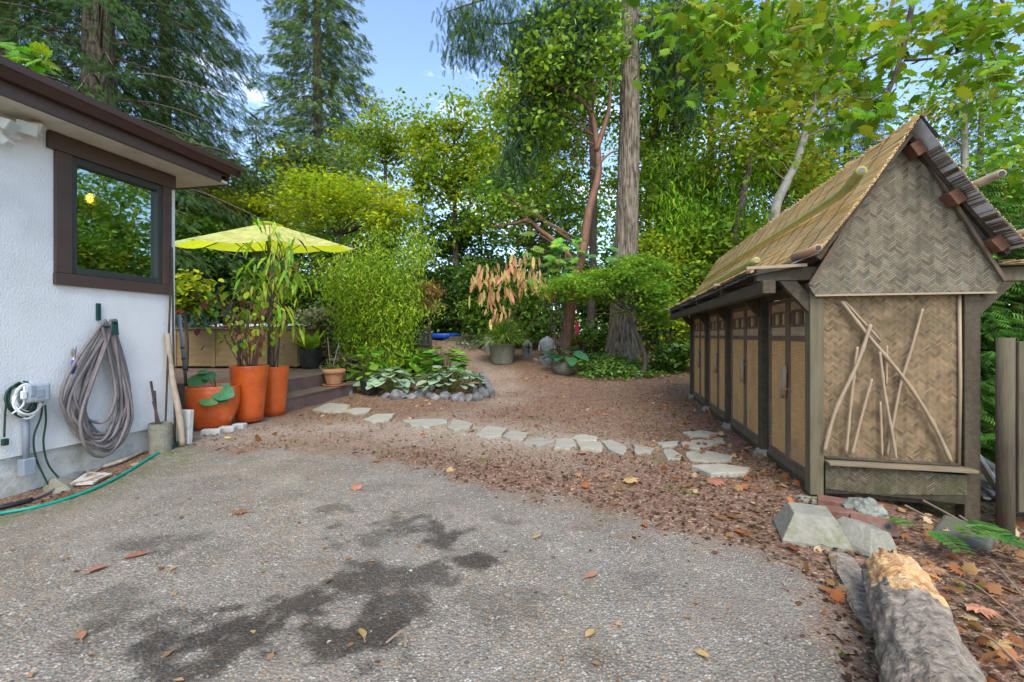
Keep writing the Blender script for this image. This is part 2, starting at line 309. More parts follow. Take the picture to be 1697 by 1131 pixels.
def ground_attrs(X, Y):
    ins = inpoly(X, Y, POLY); e = polydist(X, Y, [(p.x,p.y) for p in EDGE])
    sd = np.where(ins, e, -e)+(fbm(X, Y, 1.6, 3)-.5)*.75+(fbm(X, Y, 7, 9)-.5)*.3
    asph = np.clip(sd/.28+.5, 0, 1)
    hd = polydist(X, Y, [(p.x,p.y) for p in HOSE]); side = X < np.interp(Y, [HOSE[i].y for i in range(len(HOSE))], [HOSE[i].x for i in range(len(HOSE))])
    asph = np.where(side & (Y < 4.75), 0, asph)
    st = np.zeros(X.shape)
    for x, y, rx, ry, a in STAINS:
        c = G(x, y); ex = abs(G(x+rx, y).x-c.x); ey = abs(G(x, y-ry).y-G(x, y+ry).y)/2+.02
        q = np.hypot((X-c.x)/ex, (Y-c.y)/ey)+(fbm(X, Y, 3.5, 21)-.5)*2.4+(fbm(X, Y, 11, 27, 4)-.5)*2.6
        st = np.maximum(st, a*np.clip((1.15-q)*1.8, 0, 1))
    # gravel path colour: paler grey-brown along the trodden line, red-brown mulch to the sides
    line = [(-1.2,5.5),(-.2,7.2),(-.1,8.6),(-.6,10.6),(-1.6,13),(-2.2,16)]
    pd = polydist(X, Y, line); grav = np.clip(.55-pd/1.2+(fbm(X, Y, 1.2, 5)-.5)*1.5, 0, 1)
    left = polydist(X, Y, [(-3.2,5.2),(-1.6,5.4),(-.4,5.2),(.6,4.6)]); grav = np.maximum(grav, np.clip(1.1-left/.9+(fbm(X, Y, 1.4, 15)-.5)*1.4, 0, 1))
    mossv = np.clip((fbm(X, Y, 1.1, 31)-.40)*5, 0, 1)*np.clip((X-2.55)*2.5, 0, 1)*np.clip((7-Y)/2, 0, 1)
    mossv = np.maximum(mossv, .75*np.clip(1.05-hd/.5+(fbm(X, Y, 2.5, 33)-.5)*1.2, 0, 1)*(Y < 5.4)*asph)
    mossv = np.maximum(mossv, np.clip((fbm(X, Y, 4, 41)-.68)*7, 0, .8)*(Y < 7)*(1-asph))
    return asph, st, grav, mossv
def sheet(name, xs, ys, keep, dz, kind='structure'):
    X, Y = np.meshgrid(xs, ys); x = X.ravel(); y = Y.ravel(); z = npgz(x, y)+dz+(fbm(x, y, 2.2, 51)-.5)*.03*np.clip((y+2)/4, 0, 1)+(fbm(x, y, 9, 55, 2)-.5)*.006
    at = ground_attrs(x, y); nx = len(xs); ny = len(ys)
    i = (np.arange(ny-1)[:,None]*nx+np.arange(nx-1)[None,:]).ravel(); q = np.stack([i, i+1, i+nx+1, i+nx], 1)
    if keep is not None:
        k = keep(x, y, at); q = q[k[q].all(1)]
        used = np.zeros(len(x), bool); used[q] = True; mp_ = np.cumsum(used)-1; q = mp_[q]; x, y, z = x[used], y[used], z[used]; at = [a[used] for a in at]
    me = bpy.data.meshes.new(name); me.vertices.add(len(x)); me.vertices.foreach_set('co', np.stack([x,y,z],1).astype(np.float32).ravel())
    me.loops.add(q.size); me.loops.foreach_set('vertex_index', q.ravel().astype(np.int32)); me.polygons.add(len(q))
    me.polygons.foreach_set('loop_start', np.arange(0, q.size, 4, dtype=np.int32)); me.polygons.foreach_set('use_smooth', np.ones(len(q), bool))
    for nm, a in zip(('asph','stain','grav','moss'), at):
        t = me.attributes.new(nm, 'FLOAT', 'POINT'); t.data.foreach_set('value', np.asarray(a, np.float32))
    me.update(calc_edges=True); o = link(name, me, groundm); return tag(o, kind=kind)
def make_ground_mat():
    m = bpy.data.materials.new('ground'); m.use_nodes = True; nt = m.node_tree; nt.nodes.clear(); L = nt.links.new
    out = N(nt, 'ShaderNodeOutputMaterial'); b = N(nt, 'ShaderNodeBsdfPrincipled'); tc = N(nt, 'ShaderNodeTexCoord')
    def noise(s, d=6, r=.6):
        n = N(nt, 'ShaderNodeTexNoise'); n.inputs['Scale'].default_value = s; n.inputs['Detail'].default_value = d; n.inputs['Roughness'].default_value = r; L(tc.outputs['Object'], n.inputs[0]); return n.outputs[0]
    def ramp(f, a, b2, lo, hi):
        r = N(nt, 'ShaderNodeMapRange'); r.inputs[1].default_value = lo; r.inputs[2].default_value = hi; L(f, r.inputs[0])
        return mixc(r.outputs[0], a, b2)
    def mixc(f, a, b2, bt='MIX'):
        x = N(nt, 'ShaderNodeMix', data_type='RGBA', blend_type=bt)
        for s, v in ((6, a), (7, b2)):
            if isinstance(v, tuple): x.inputs[s].default_value = (*v, 1)
            else: L(v, x.inputs[s])
        if isinstance(f, (int, float)): x.inputs[0].default_value = f
        else: L(f, x.inputs[0])
        return x.outputs[2]
    def vor(s, feat='F1', out_='Color'):
        v = N(nt, 'ShaderNodeTexVoronoi', feature=feat); v.inputs['Scale'].default_value = s; L(tc.outputs['Object'], v.inputs[0]); return v
    def mr(f, a, b2, c=0, d=1):
        r = N(nt, 'ShaderNodeMapRange'); r.inputs[1].default_value = a; r.inputs[2].default_value = b2; r.inputs[3].default_value = c; r.inputs[4].default_value = d; L(f, r.inputs[0]); return r.outputs[0]
    at = {k: N(nt, 'ShaderNodeAttribute', attribute_name=k).outputs['Fac'] for k in ('asph','stain','grav','moss')}
    v1 = vor(95); v2 = vor(52); sp1 = N(nt, 'ShaderNodeSeparateColor'); L(v1.outputs['Color'], sp1.inputs[0]); sp2 = N(nt, 'ShaderNodeSeparateColor'); L(v2.outputs['Color'], sp2.inputs[0])
    # asphalt: grey binder with pale, tan and dark stones
    stone = mixc(mr(sp1.outputs[0], .0, 1), (.075,.070,.062), (.36,.335,.29)); stone = mixc(mr(sp1.outputs[1], .86, .9), stone, (.34,.23,.14)); stone = mixc(mr(sp2.outputs[0], .93, .96), stone, (.46,.43,.38))
    bind = ramp(noise(2.5), (.130,.118,.098), (.205,.188,.158), .35, .65)
    a1 = mixc(mr(v1.outputs['Distance'], .25, .6), stone, bind); a1 = mixc(mr(noise(.9, 5), .42, .66, 0, .6), a1, mixc(1.0, a1, (1.22,1.16,1.02), 'MULTIPLY'))
    a1 = mixc(mr(noise(1.7, 7, .7), .5, .68, 0, .5), a1, (.175,.145,.105))
    a1 = mixc(at['stain'], a1, mixc(1.0, a1, (.29,.275,.265), 'MULTIPLY'))
    # dirt: red-brown mulch, pale chips; gravel: grey-tan
    v3 = vor(70); s3 = N(nt, 'ShaderNodeSeparateColor'); L(v3.outputs['Color'], s3.inputs[0])
    mul = mixc(s3.outputs[0], (.085,.048,.032), (.27,.165,.11)); mul = mixc(mr(s3.outputs[1], .88, .92), mul, (.40,.30,.20)); mul = mixc(mr(noise(5, 8, .7), .4, .65, 0, .7), mul, (.15,.095,.066))
    gr = mixc(s3.outputs[2], (.16,.12,.09), (.40,.33,.265)); gr = mixc(mr(noise(3, 8, .7), .45, .65, 0, .75), gr, (.26,.20,.14))
    di = mixc(at['grav'], mul, gr)
    mo = ramp(noise(30), (.05,.07,.012), (.17,.20,.035), .35, .65)
    c = mixc(at['asph'], di, a1); c = mixc(mr(noise(12, 8, .75), .25, .75, 0, 1.0), c, mixc(1.0, c, (1.25,1.2,1.15), 'MULTIPLY'))
    mm = N(nt, 'ShaderNodeMath', operation='MULTIPLY'); L(at['moss'], mm.inputs[0]); L(mr(noise(9, 8, .7), .4, .6), mm.inputs[1]); c = mixc(mm.outputs[0], c, mo)
    L(c, b.inputs['Base Color']); b.inputs['Roughness'].default_value = .9; b.inputs['Specular IOR Level'].default_value = .25
    ad = N(nt, 'ShaderNodeMath', operation='ADD'); L(v1.outputs['Distance'], ad.inputs[0]); L(noise(90, 4), ad.inputs[1])
    bp = N(nt, 'ShaderNodeBump', invert=True); bp.inputs['Strength'].default_value = .8; bp.inputs['Distance'].default_value = .008; L(ad.outputs[0], bp.inputs['Height']); L(bp.outputs[0], b.inputs['Normal'])
    L(b.outputs[0], out.inputs[0]); return m
groundm = make_ground_mat()
def span(a, b, n): return np.linspace(a, b, n)
gx = np.concatenate([span(-120,-12,28)[:-1], span(-12,-5.5,30)[:-1], span(-5.5,6.5,340)[:-1], span(6.5,14,30)[:-1], span(14,120,28)])
gy = np.concatenate([span(-40,.4,40)[:-1], span(.4,9.5,260)[:-1], span(9.5,17,110)[:-1], span(17,150,50)])
sheet('ground', gx, gy, None, 0)
sheet('driveway', span(-4.8,3.2,460), np.concatenate([span(-3,.9,60)[:-1], span(.9,6.6,330)]), lambda x, y, at: at[0] > .35, .010)
# ================================================================= house
hd = Vector((.208,1,0)).normalized(); hn = Vector((hd.y,-hd.x,0)); HC = Vector((-3.43,4.63,0)); HRZ = math.atan2(hn.y, hn.x)
def W(x, y, off=0):           # pixel on the wall plane (moved out by off) -> local (along, up)
    p = hit(x, y, HC+hn*off, hn); return ((p-HC).dot(hd), p.z)
def WL(x, y, off=0): a, z = W(x, y, off); return Vector((off, a, z))          # the same, house local coordinates
def WW(x, y, off=0): return hit(x, y, HC+hn*off, hn)                            # world
house = thing('house', 'white stucco house with brown eave and one brown-trimmed window', 'house', HC, rz=HRZ, local=True)
ya, yb = W(114,300)[0], W(268,300)[0]; za, zb = 1.599, 2.571          # window opening
m = MB(); SZ = 2.71
m.box(-.2,0,-9,ya,.2,SZ).box(-.2,0,yb,0,.2,SZ).box(-.2,0,ya,yb,.2,za).box(-.2,0,ya,yb,zb,SZ)
m.box(-6,-.2,-.2,0,.2,SZ).box(-6,-5.8,-9,-.2,.2,SZ).box(-5.8,-.2,-9,-8.8,.2,SZ)
m.build('wall', stucco, house)
MB().box(-6.0,-.025,-8.98,-.025,-.6,.2).build('foundation', concrete, house)
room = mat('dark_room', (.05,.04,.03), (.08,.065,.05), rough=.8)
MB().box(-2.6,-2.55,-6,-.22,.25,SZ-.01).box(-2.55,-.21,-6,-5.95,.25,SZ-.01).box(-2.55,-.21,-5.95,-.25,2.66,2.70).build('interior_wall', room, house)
MB().box(-6.3,.34,-9.3,.30,SZ,SZ+.025).build('soffit', soffitm, house)
fa = MB(); fa.box(.34,.365,-9.3,.20,SZ-.01,2.90); fa.box(-6.3,.34,.30,.325,SZ-.01,2.90); fa.build('fascia', brown_paint, house, bevel=.003)
gut = MB(); pr = [(.367,2.795),(.42,2.795),(.437,2.82),(.455,2.845),(.472,2.855),(.472,2.905),(.46,2.905),(.46,2.865),(.44,2.85),(.412,2.805),(.379,2.805),(.379,2.9),(.367,2.9)]
gut.prism([(x,-9.35,z) for x,z in pr], (0,9.70,0)); gut.box(.368,.471,.345,.349,2.797,2.9)
g_ = gut.build('gutter', brown_gutter, house)
MB().beam((.369,.05,2.76),(.369,.30,2.79),.01,.02).build('downpipe_stub', brown_gutter, house)
rf = MB(); rf.add([(.37,-9.35,2.91),(.37,.33,2.91),(-6.33,.33,2.91),(-6.33,-9.35,2.91),(-3,-6,3.5),(-3,-3,3.5)], [(0,1,5,4),(1,2,5),(2,3,4,5),(3,0,4),(3,2,1,0)])
roof = rf.build('roof', roofing, house)
win = MB(); win.box(-.06,.012,ya,ya+.055,za,zb).box(-.06,.012,yb-.055,yb,za,zb).box(-.06,.012,ya+.055,yb-.055,za,za+.06).box(-.06,.012,ya+.055,yb-.055,zb-.06,zb)
w_ = win.build('window', frame_dark, house, bevel=.006)
glass = bpy.data.materials.new('window_glass'); glass.use_nodes = True; nt = glass.node_tree; nt.nodes.clear()
o_ = N(nt,'ShaderNodeOutputMaterial'); t_ = N(nt,'ShaderNodeBsdfTransparent'); t_.inputs[0].default_value = (.55,.6,.56,1); gl_ = N(nt,'ShaderNodeBsdfGlossy'); gl_.inputs['Roughness'].default_value = .015; gl_.inputs[0].default_value = (.85,1,.95,1)
fr_ = N(nt,'ShaderNodeLayerWeight'); fr_.inputs[0].default_value = .55; mr_ = N(nt,'ShaderNodeMapRange'); mr_.inputs[3].default_value = .38; mr_.inputs[4].default_value = .9; mx_ = N(nt,'ShaderNodeMixShader')
nz_ = N(nt,'ShaderNodeTexNoise'); nz_.inputs['Scale'].default_value = 3; bp_ = N(nt,'ShaderNodeBump'); bp_.inputs['Strength'].default_value = .02; bp_.inputs['Distance'].default_value=.02
nt.links.new(nz_.outputs[0], bp_.inputs['Height']); nt.links.new(bp_.outputs[0], gl_.inputs['Normal'])
nt.links.new(fr_.outputs['Fresnel'], mr_.inputs[0]); nt.links.new(mr_.outputs[0], mx_.inputs[0]); nt.links.new(t_.outputs[0], mx_.inputs[1]); nt.links.new(gl_.outputs[0], mx_.inputs[2]); nt.links.new(mx_.outputs[0], o_.inputs[0])
MB().box(-.036,-.030,ya+.05,yb-.05,za+.055,zb-.055).build('pane', glass, w_)
tr = MB()
t1, t2 = W(88,300)[0], W(281,300)[0]
MB().box(0,.03,t1,ya+.006,1.60,2.57).build('window_trim', brown_paint, house, bevel=.004)
MB().box(0,.03,yb-.006,t2,1.60,2.57).build('window_trim', brown_paint, house, bevel=.004)
MB().box(0,.036,t1-.05,t2+.04,2.572,2.705).build('window_trim', brown_paint, house, bevel=.004)
MB().box(0,.034,t1-.004,t2+.004,1.505,1.598).build('window_trim', brown_paint, house, bevel=.004)
# pendant lamp in the room
lp = hit(153, 330, HC+hn*-.8, hn)
pl = thing('pendant_lamp', 'glowing pendant bulb seen through the house window', 'lamp', lp)
em = bpy.data.materials.new('warm_bulb'); em.use_nodes = True; bs = em.node_tree.nodes['Principled BSDF']; bs.inputs['Emission Color'].default_value = (1,.42,.06,1); bs.inputs['Emission Strength'].default_value = 26; bs.inputs['Base Color'].default_value = (.8,.5,.2,1)
MB().lathe([(.012,.06),(.034,.03),(.042,0),(.03,-.035),(.008,-.045)], lp, 14).build('bulb', em, pl, smooth=True)
MB().tube([lp+Vector((0,0,.06)), lp+Vector((0,0,.64))], .006, 6).lathe([(.02,.05),(.02,.1)], lp, 10).build('cable', blackmetal, pl)
# flood light under the eave
fl = thing('flood_light', 'white twin-head flood light under the eave beside the window', 'light', WW(30,215,.0))
def head(px, py, off, d, s, name='lamp_head'):
    c = WW(px, py, off); d = Vector(d).normalized(); up = Vector((0,0,1)); sd_ = d.cross(up).normalized(); u = sd_.cross(d)
    b = MB(); A = [c-d*.05+sd_*i*s*.55+u*j*s*.45 for i,j in ((-1,-1),(1,-1),(1,1),(-1,1))]; B = [c+d*.03+sd_*i*s+u*j*s*.75 for i,j in ((-1,-1),(1,-1),(1,1),(-1,1))]
    b.add(A+B, [(3,2,1,0),(4,5,6,7),(0,1,5,4),(1,2,6,5),(2,3,7,6),(3,0,4,7)]); h = b.build(name, whiteplastic, fl, bevel=.006)
    lens = mat('lens', (.5,.56,.55), (.62,.68,.67), rough=.15, bump=0)
    MB().obox(c+d*.033, s*1.75, .004, s*1.25, (math.atan2(d.z, 1), 0, math.atan2(-d.x, d.y))).build('lens', lens, h)
head(12,207,.16,(.75,.25,-.45),.055); head(42,212,.13,(.9,-.4,-.3),.06); head(62,213,.11,(.8,.5,-.2),.05); head(10,233,.09,(.5,.1,-.8),.035)
MB().obox(WW(14,214,.03),.07,.12,.12,(0,0,HRZ)).beam(WW(20,212,.05),WW(50,213,.10),.02,.02).build('mounting_base', whiteplastic, fl, bevel=.006)
# ================================================================= things along the house wall
rng = random.Random(3)
hg = thing('hose_hanger', 'dark green steel hose hanger screwed to the stucco wall', 'hanger', WW(172,545))
MB().beam(WW(163,503,.012), WW(163,531,.012), .03, .02, up=hn).build('post', greenmetal, hg, bevel=.003)
MB().beam(WW(176,540,.0), WW(176,540,.17), .05, .012).beam(WW(190,552,.0), WW(190,531,.17), .03, .03).beam(WW(190,531,.15), WW(192,556,.16), .05, .008, up=hn).build('hook', greenmetal, hg, bevel=.003)
gh = thing('coiled_garden_hose', 'long grey garden hose hung in big loops on the wall hanger', 'hose', WW(172,545))
pts = []; nl = 15; par = []
for k in range(nl+1): par.append((rng.uniform(168,190), rng.uniform(22,56), rng.uniform(18,52), rng.uniform(690,748) if k % 3 else rng.uniform(740,772), rng.uniform(.03,.13), rng.uniform(530,548)))
for k in range(nl):
    for j in range(26):
        t = j/26; a = 2*math.pi*t; s_ = t*t*(3-2*t); q = [u+(v-u)*s_ for u, v in zip(par[k], par[k+1])]
        h_ = (1-math.cos(a))/2; w_s = (.18+.82*min(1, h_*1.5)**.8)
        px = q[0]-12*h_+math.sin(a)*(q[1] if math.sin(a) < 0 else q[2])*w_s*(1.35 if math.sin(a) < 0 else 1); py = q[5]+(q[3]-q[5])*(h_**.9)
        pts.append(WW(px, py, q[4]+.03*math.sin(3*a+k)*h_))
MB().tube(pts, .0125, 8).build('hose', greyhose, gh, smooth=True)
MB().tube([WW(128,632,.05), WW(121,585,.05), WW(123,578,.05)], .011, 8).build('hose_end', greyhose, gh, smooth=True)
MB().tube([WW(119,620,.05), WW(122,598,.05)], .014, 10).build('sleeve', bluep, gh, smooth=True)
MB().tube([WW(122,597,.05), WW(124,576,.05)], .012, 10).build('fitting', metal, gh)
ghp = smooth_path([WW(172,772,.05), G(150,785), G(120,800)+Vector((0,0,.02)), G(85,818)+Vector((0,0,.02)), G(45,835)+Vector((0,0,.02)), G(0,846)+Vector((0,0,.02)), G(-50,852)+Vector((0,0,.02))])
gg = thing('grey_ground_hose', 'grey hose lying along the foundation with a black sleeve', 'hose', G(60,832))
MB().tube(ghp, .012, 8).build('hose', greyhose, gg, smooth=True)
MB().tube(ghp[-14:], .018, 8).build('sleeve', blackplastic, gg, smooth=True)
single(MB().tube(smooth_path([p+Vector((0,0,.022)) for p in HOSE]), .013, 8), 'green_hose', 'bright green garden hose lying along the driveway edge', 'hose', greenhose, HOSE[3], smooth=True)
# outdoor outlet box
ob = thing('outlet_box', 'grey outdoor outlet on conduit with a clear bubble cover', 'outlet', WW(44,788))
bxm = mat('clear_cover', (.30,.36,.40), (.42,.48,.52), rough=.15, bump=.03, spec=.6)
c0 = WW(56,652,.05); MB().obox(c0,.10,.14,.13,(0,0,HRZ)).build('box', greypaint, ob, bevel=.01)
cv = MB().obox(WW(61,651,.12),.06,.15,.145,(0,0,HRZ)).build('cover', bxm, ob, bevel=.02)
MB().obox(WW(66,652,.145),.02,.05,.06,(0,0,HRZ)).obox(WW(54,648,.145),.02,.03,.08,(0,0,HRZ)).build('socket', greypaint, cv, bevel=.004)
MB().tube([WW(43,675,.03), WW(43,765,.03)], .020, 10).build('conduit', greypaint, ob, smooth=True)
MB().obox(WW(44,774,.04),.07,.075,.125,(0,0,HRZ)).build('junction_box', greypaint, ob, bevel=.006)
def coil(name, label, m_, cx, cy, rx, ry, n, r, off, extra, seed):
    rr = random.Random(seed); t = thing(name, label, 'cord', WW(cx, cy)); p = []
    for k in range(n):
        ax, ay, o0 = rx*rr.uniform(.78,1.08), ry*rr.uniform(.78,1.08), rr.uniform(-.02,.03); dx, dy = rr.uniform(-3,3), rr.uniform(-2,4)
        for j in range(20):
            a = 2*math.pi*j/20+k*.05; p.append(WW(cx+dx+math.sin(a)*ax, cy+dy-math.cos(a)*ay, off+o0+.02*math.cos(2*a+k)))
    b = MB(); b.tube(p, r, 6); [b.tube(smooth_path([WW(*q) for q in e]), r, 6) for e in extra]; b.build('cable', m_, t, smooth=True); return t
cg = coil('green_extension_cord', 'dark green extension cord looped over the outlet box, plug hanging left', cordgreen, 36, 660, 25, 30, 6, .0065, .05,
     [[(14,650,.05),(9,680,.03),(7,725,.03)], [(70,665,.09),(68,690,.07),(56,725,.05),(60,760,.05),(78,800,.08),(86,812,.1)], [(75,672,.09),(76,700,.07),(72,735,.05),(80,770,.05),(100,796,.08),(104,806,.1),(92,812,.1)]], 5)
MB().obox(WW(8,733,.03),.03,.035,.05,(0,0,HRZ)).build('plug', cordgreen, cg, bevel=.006)
cw = coil('white_extension_cord', 'white extension cord coiled around the clear outlet cover', whiteplastic, 46, 663, 25, 26, 8, .007, .08, [[(40,640,.12),(40,655,.13),(38,672,.12),(20,686,.1)]], 8)
MB().obox(WW(39,655,.14),.025,.03,.06,(0,0,HRZ)).build('plug', whiteplastic, cw, bevel=.006)
# rock, board, pavers, clay pipe, slab, poles
def rock(name, label, cat, c, sx, sy, sz, seed, mt=None, group=None, sub=2, parent=None, rz=None):
    bm = bmesh.new(); bmesh.ops.create_icosphere(bm, subdivisions=sub, radius=1); rr = random.Random(seed)
    from mathutils import noise
    pl_ = [(Vector((rr.uniform(-1,1), rr.uniform(-1,1), rr.uniform(-.3,1))).normalized(), rr.uniform(.45,.8)) for _ in range(9)]
    for v in bm.verts:
        for n, d in pl_:
            e = v.co.dot(n)-d
            if e > 0: v.co -= n*e
        v.co *= 1+.10*noise.noise(v.co*2.5+Vector((seed,0,0)))
        v.co = Vector((v.co.x*sx, v.co.y*sy, max(v.co.z,-.55)*sz))
    me = bpy.data.meshes.new(name); bm.to_mesh(me); bm.free()
    o = link(name, me, mt or rockm, parent); o.location = Vector(c)+Vector((0,0,sz*.45)) - (ROOT[parent.name] if parent else Vector((0,0,0))); o.rotation_euler = (0,0,rr.uniform(0,6) if rz is None else rz)
    return tag(o, label, cat, group)
rock('rock', 'mossy flat rock against the foundation below the outlet', 'rock', WW(95,806,.12)-Vector((0,0,.03)), .20, .13, .07, 4, oldconc, rz=-.4)
rock('rock', 'dark stone by the foundation under the coiled hose', 'rock', G(128,790), .12, .07, .035, 9)
rock('rock', 'pale pebble on the dirt under the coiled hose', 'rock', G(140,778), .05, .04, .03, 2, flag)
bd = MB(); q = [G(115,808), G(155,806), G(186,790), G(145,788)]; bd.prism([p+Vector((0,0,.012)) for p in q], (0,0,.018))
single(bd, 'paint_chipped_board', 'flat weathered board with chipped paint between the two hoses', 'board', mat('chipped_board',(.25,.17,.12),(.55,.52,.45),scale=16,rough=.9,bump=.4,lo=.45,hi=.55), q[0])
single(MB().tube(smooth_path([G(168,778)+Vector((0,0,.02)),G(200,770)+Vector((0,0,.03)),G(235,752)+Vector((0,0,.02))]),.016,7),'driftwood_stick','bleached stick lying on dirt below the hose coil','stick',peeled,G(200,770))
cp = G(268,733); cp2 = WW(266,735,.14); cp2.z = 0
pp = thing('clay_pipe', 'greenish clay pipe standing by the wall holding short rods', 'pipe', cp2)
s_ = cp2.y/F
b = MB(); r_ = 16.5*s_; hh = 46*s_
b.lathe([(r_*.93,-.02),(r_*1.0,hh*.97),(r_*1.02,hh),(r_*.84,hh),(r_*.82,hh*.3),(.01,hh*.3)], cp2, 20); b.build('tube', oldconc, pp, smooth=False)
for i, (dx, top, lean) in enumerate(((-.03,648,-8),(0,632,-16),(.03,665,-14))):
    a = cp2+Vector((dx,0,.1)); e = P(266+lean+dx*60, top, cp2.y-.02)
    single(MB().tube([a, e], .011, 7), 'metal_rod', ['dark rod, middle one, leaning in the clay pipe','tallest dark rod leaning in the clay pipe','shortest rod at the right of the clay pipe'][i], 'rod', darkbark, a)
c = WW(300,728,.10); c.z = 0
single(MB().obox(c+Vector((0,.05,.16)), .16, .05, .36, (R(-4),0,HRZ)), 'concrete_slab', 'small grey concrete slab leaning beside the peeled pole', 'slab', concrete, c, bevel=.006)
pb = WW(302,735,.16); pb.z = 0; pe = WW(277,553,.05)
single(MB().tube(smooth_path([pb, pb.lerp(pe,.3)+Vector((.012,0,0)), pb.lerp(pe,.6)-Vector((.01,0,0)), pe],4), [.032,.031,.03,.03,.029,.028,.028,.027,.027,.026,.025,.024,.024], 10), 'peeled_pole', 'pale peeled wooden pole leaning at the house corner', 'pole', peeled, pb, smooth=True)
for i, (b0, b1, t0, t1) in enumerate(((273,692,283,470),(290,700,285,410))):
    a = WW(b0, b1, .10); a.z = max(a.z-.25, .02); e = WW(t0, t1, .04)
    single(MB().tube([a, e], .009, 7), 'dark_rod', ['thin dark rod leaning left of the peeled pole','tall dark rod leaning behind the peeled pole up to the window'][i], 'rod', darkwood, a)
# ================================================================= shed
sx_ = Vector((1,-.225,0)).normalized(); sy_ = Vector((.225,1,0)).normalized(); SC = Vector((2.03,3.08,0)); SRZ = math.atan2(sx_.y, sx_.x)
def toS(p): d = p-SC; return Vector((d.dot(sx_), d.dot(sy_), d.z))
def fromS(v): return SC+sx_*v[0]+sy_*v[1]+Vector((0,0,v[2]))
def SF(x, y, off=0): return toS(hit(x, y, SC+sy_*off, sy_))        # pixel on the end wall
def SL(x, y, off=0): return toS(hit(x, y, SC+sx_*off, sx_))        # pixel on the door side
shed = thing('thatched_shed', 'long narrow shed with reed thatch roof and woven bamboo gable', 'shed', SC, rz=SRZ, local=True)
SW, LEN = .95, 5.05; POST = [0, 1.06, 2.36, 3.62, 4.95]; PW = .085
for i, t in enumerate(POST):
    MB().box(-.012,PW-.012,t-.003,t+PW,-.03 if i else .02,1.46).build('post', woodpost if i == 0 else darkwood, shed, bevel=.005)
    MB().box(SW-PW,SW,t-.003,t+PW,-.16,1.46).build('post', darkwood, shed, bevel=.005)
    o = MB().box(-.34,.06,t+.004,t+PW-.01,1.475,1.565).build('outrigger_beam', darkwood, shed, bevel=.004)
    MB().box(SW-.06,SW+.40,t+.004,t+PW-.01,1.44,1.53).build('outrigger_beam', woodpost, shed, bevel=.004)
    MB().prism([(-.20,t+.012,1.475),(-.09,t+.012,1.475),(.0,t+.012,1.36),(.0,t+.012,1.24)], (0,.055,0)).build('brace', darkwood, shed, bevel=.003)
    MB().prism([(SW+.2,t+.012,1.44),(SW+.1,t+.012,1.44),(SW,t+.012,1.34),(SW,t+.012,1.22)], (0,.055,0)).build('brace', darkwood, shed, bevel=.003)
MB().box(-.32,-.24,-.06,LEN+.15,1.385,1.473).build('eave_purlin', darkwood, shed, bevel=.004)
MB().box(.0,.07,-.0+PW,LEN,1.40,1.47).build('wall_plate', darkwood, shed, bevel=.004)
MB().box(SW-.07,SW,PW,LEN,1.40,1.44).build('wall_plate', darkwood, shed, bevel=.004)
MB().box(.03,SW-.02,.05,LEN,.0,.05).build('floor', darkwood, shed)
MB().box(SW-.05,SW-.03,.09,LEN,.0,1.40).build('back_wall', darkwood, shed)
MB().box(.03,SW-.05,LEN,LEN+.02,.0,1.42).build('end_wall', darkwood, shed)
# doors
hand = MB()
for bi in range(4):
    a, e = POST[bi]+PW+.015, POST[bi+1]-.015
    if bi == 0: e -= .05
    mid = (a+e)/2
    MB().box(.035,.075,a-.03,e+.03,.015,.105).build('sill_board', framewood, shed, bevel=.004)
    MB().box(.030,.08,a-.013,a+.012,.107,1.40).build('door_jamb', darkwood, shed); MB().box(.030,.08,e-.012,e+.013,.107,1.40).build('door_jamb', darkwood, shed)
    for di, (d0, d1) in enumerate(((a+.014, mid-.004), (mid+.004, e-.014))):
        st = .035
        d = MB(); d.box(.030,.06,d0,d0+st,.11,1.39).box(.030,.06,d1-st,d1,.11,1.39)
        for z0, z1 in ((.11,.14),(1.055,1.095),(1.165,1.185),(1.275,1.292),(1.36,1.39)): d.box(.033,.057,d0+st,d1-st,z0,z1)
        dr = d.build('door', framewood, shed, bevel=.002)
        MB().box(.044,.052,d0+st,d1-st,.14,1.055).build('slat_panel', doorpanel, dr)
        MB().box(.044,.052,d0+st,d1-st,1.095,1.165).build('panel', litepanel, dr); MB().box(.044,.052,d0+st,d1-st,1.292,1.36).build('panel', litepanel, dr)
        MB().box(.058,.064,d0+st,d1-st,1.185,1.275).build('panel', darkwood if di == 0 else litepanel, dr)
        nb = 4; w = (d1-d0-2*st)/(nb*2+1)
        for k in range(nb):
            MB().box(.036,.054,d0+st+w*(2*k+1),d0+st+w*(2*k+2),1.185,1.275).build('lattice_bar', litepanel if k % 2 == 0 else framewood, dr)
        hy = (d1-.02) if di == 0 else (d0+.02); hz = .72+rng.uniform(-.03,.03); tilt = rng.uniform(-.015,.015)
        hb = MB(); hb.tube([(.005,hy-tilt,hz-.12),(.005,hy,hz),(.005,hy+tilt,hz+.12)], .0155, 9); hb.tube([(.005,hy,hz-.07),(.04,hy,hz-.07)], .008, 6); hb.tube([(.005,hy,hz+.07),(.04,hy,hz+.07)], .008, 6); hb.build('handle', bambootan, dr, smooth=True)
MB().box(.0,.028,.0+PW+.001,PW+.03,.03,1.3).build('batten', peeled, shed)
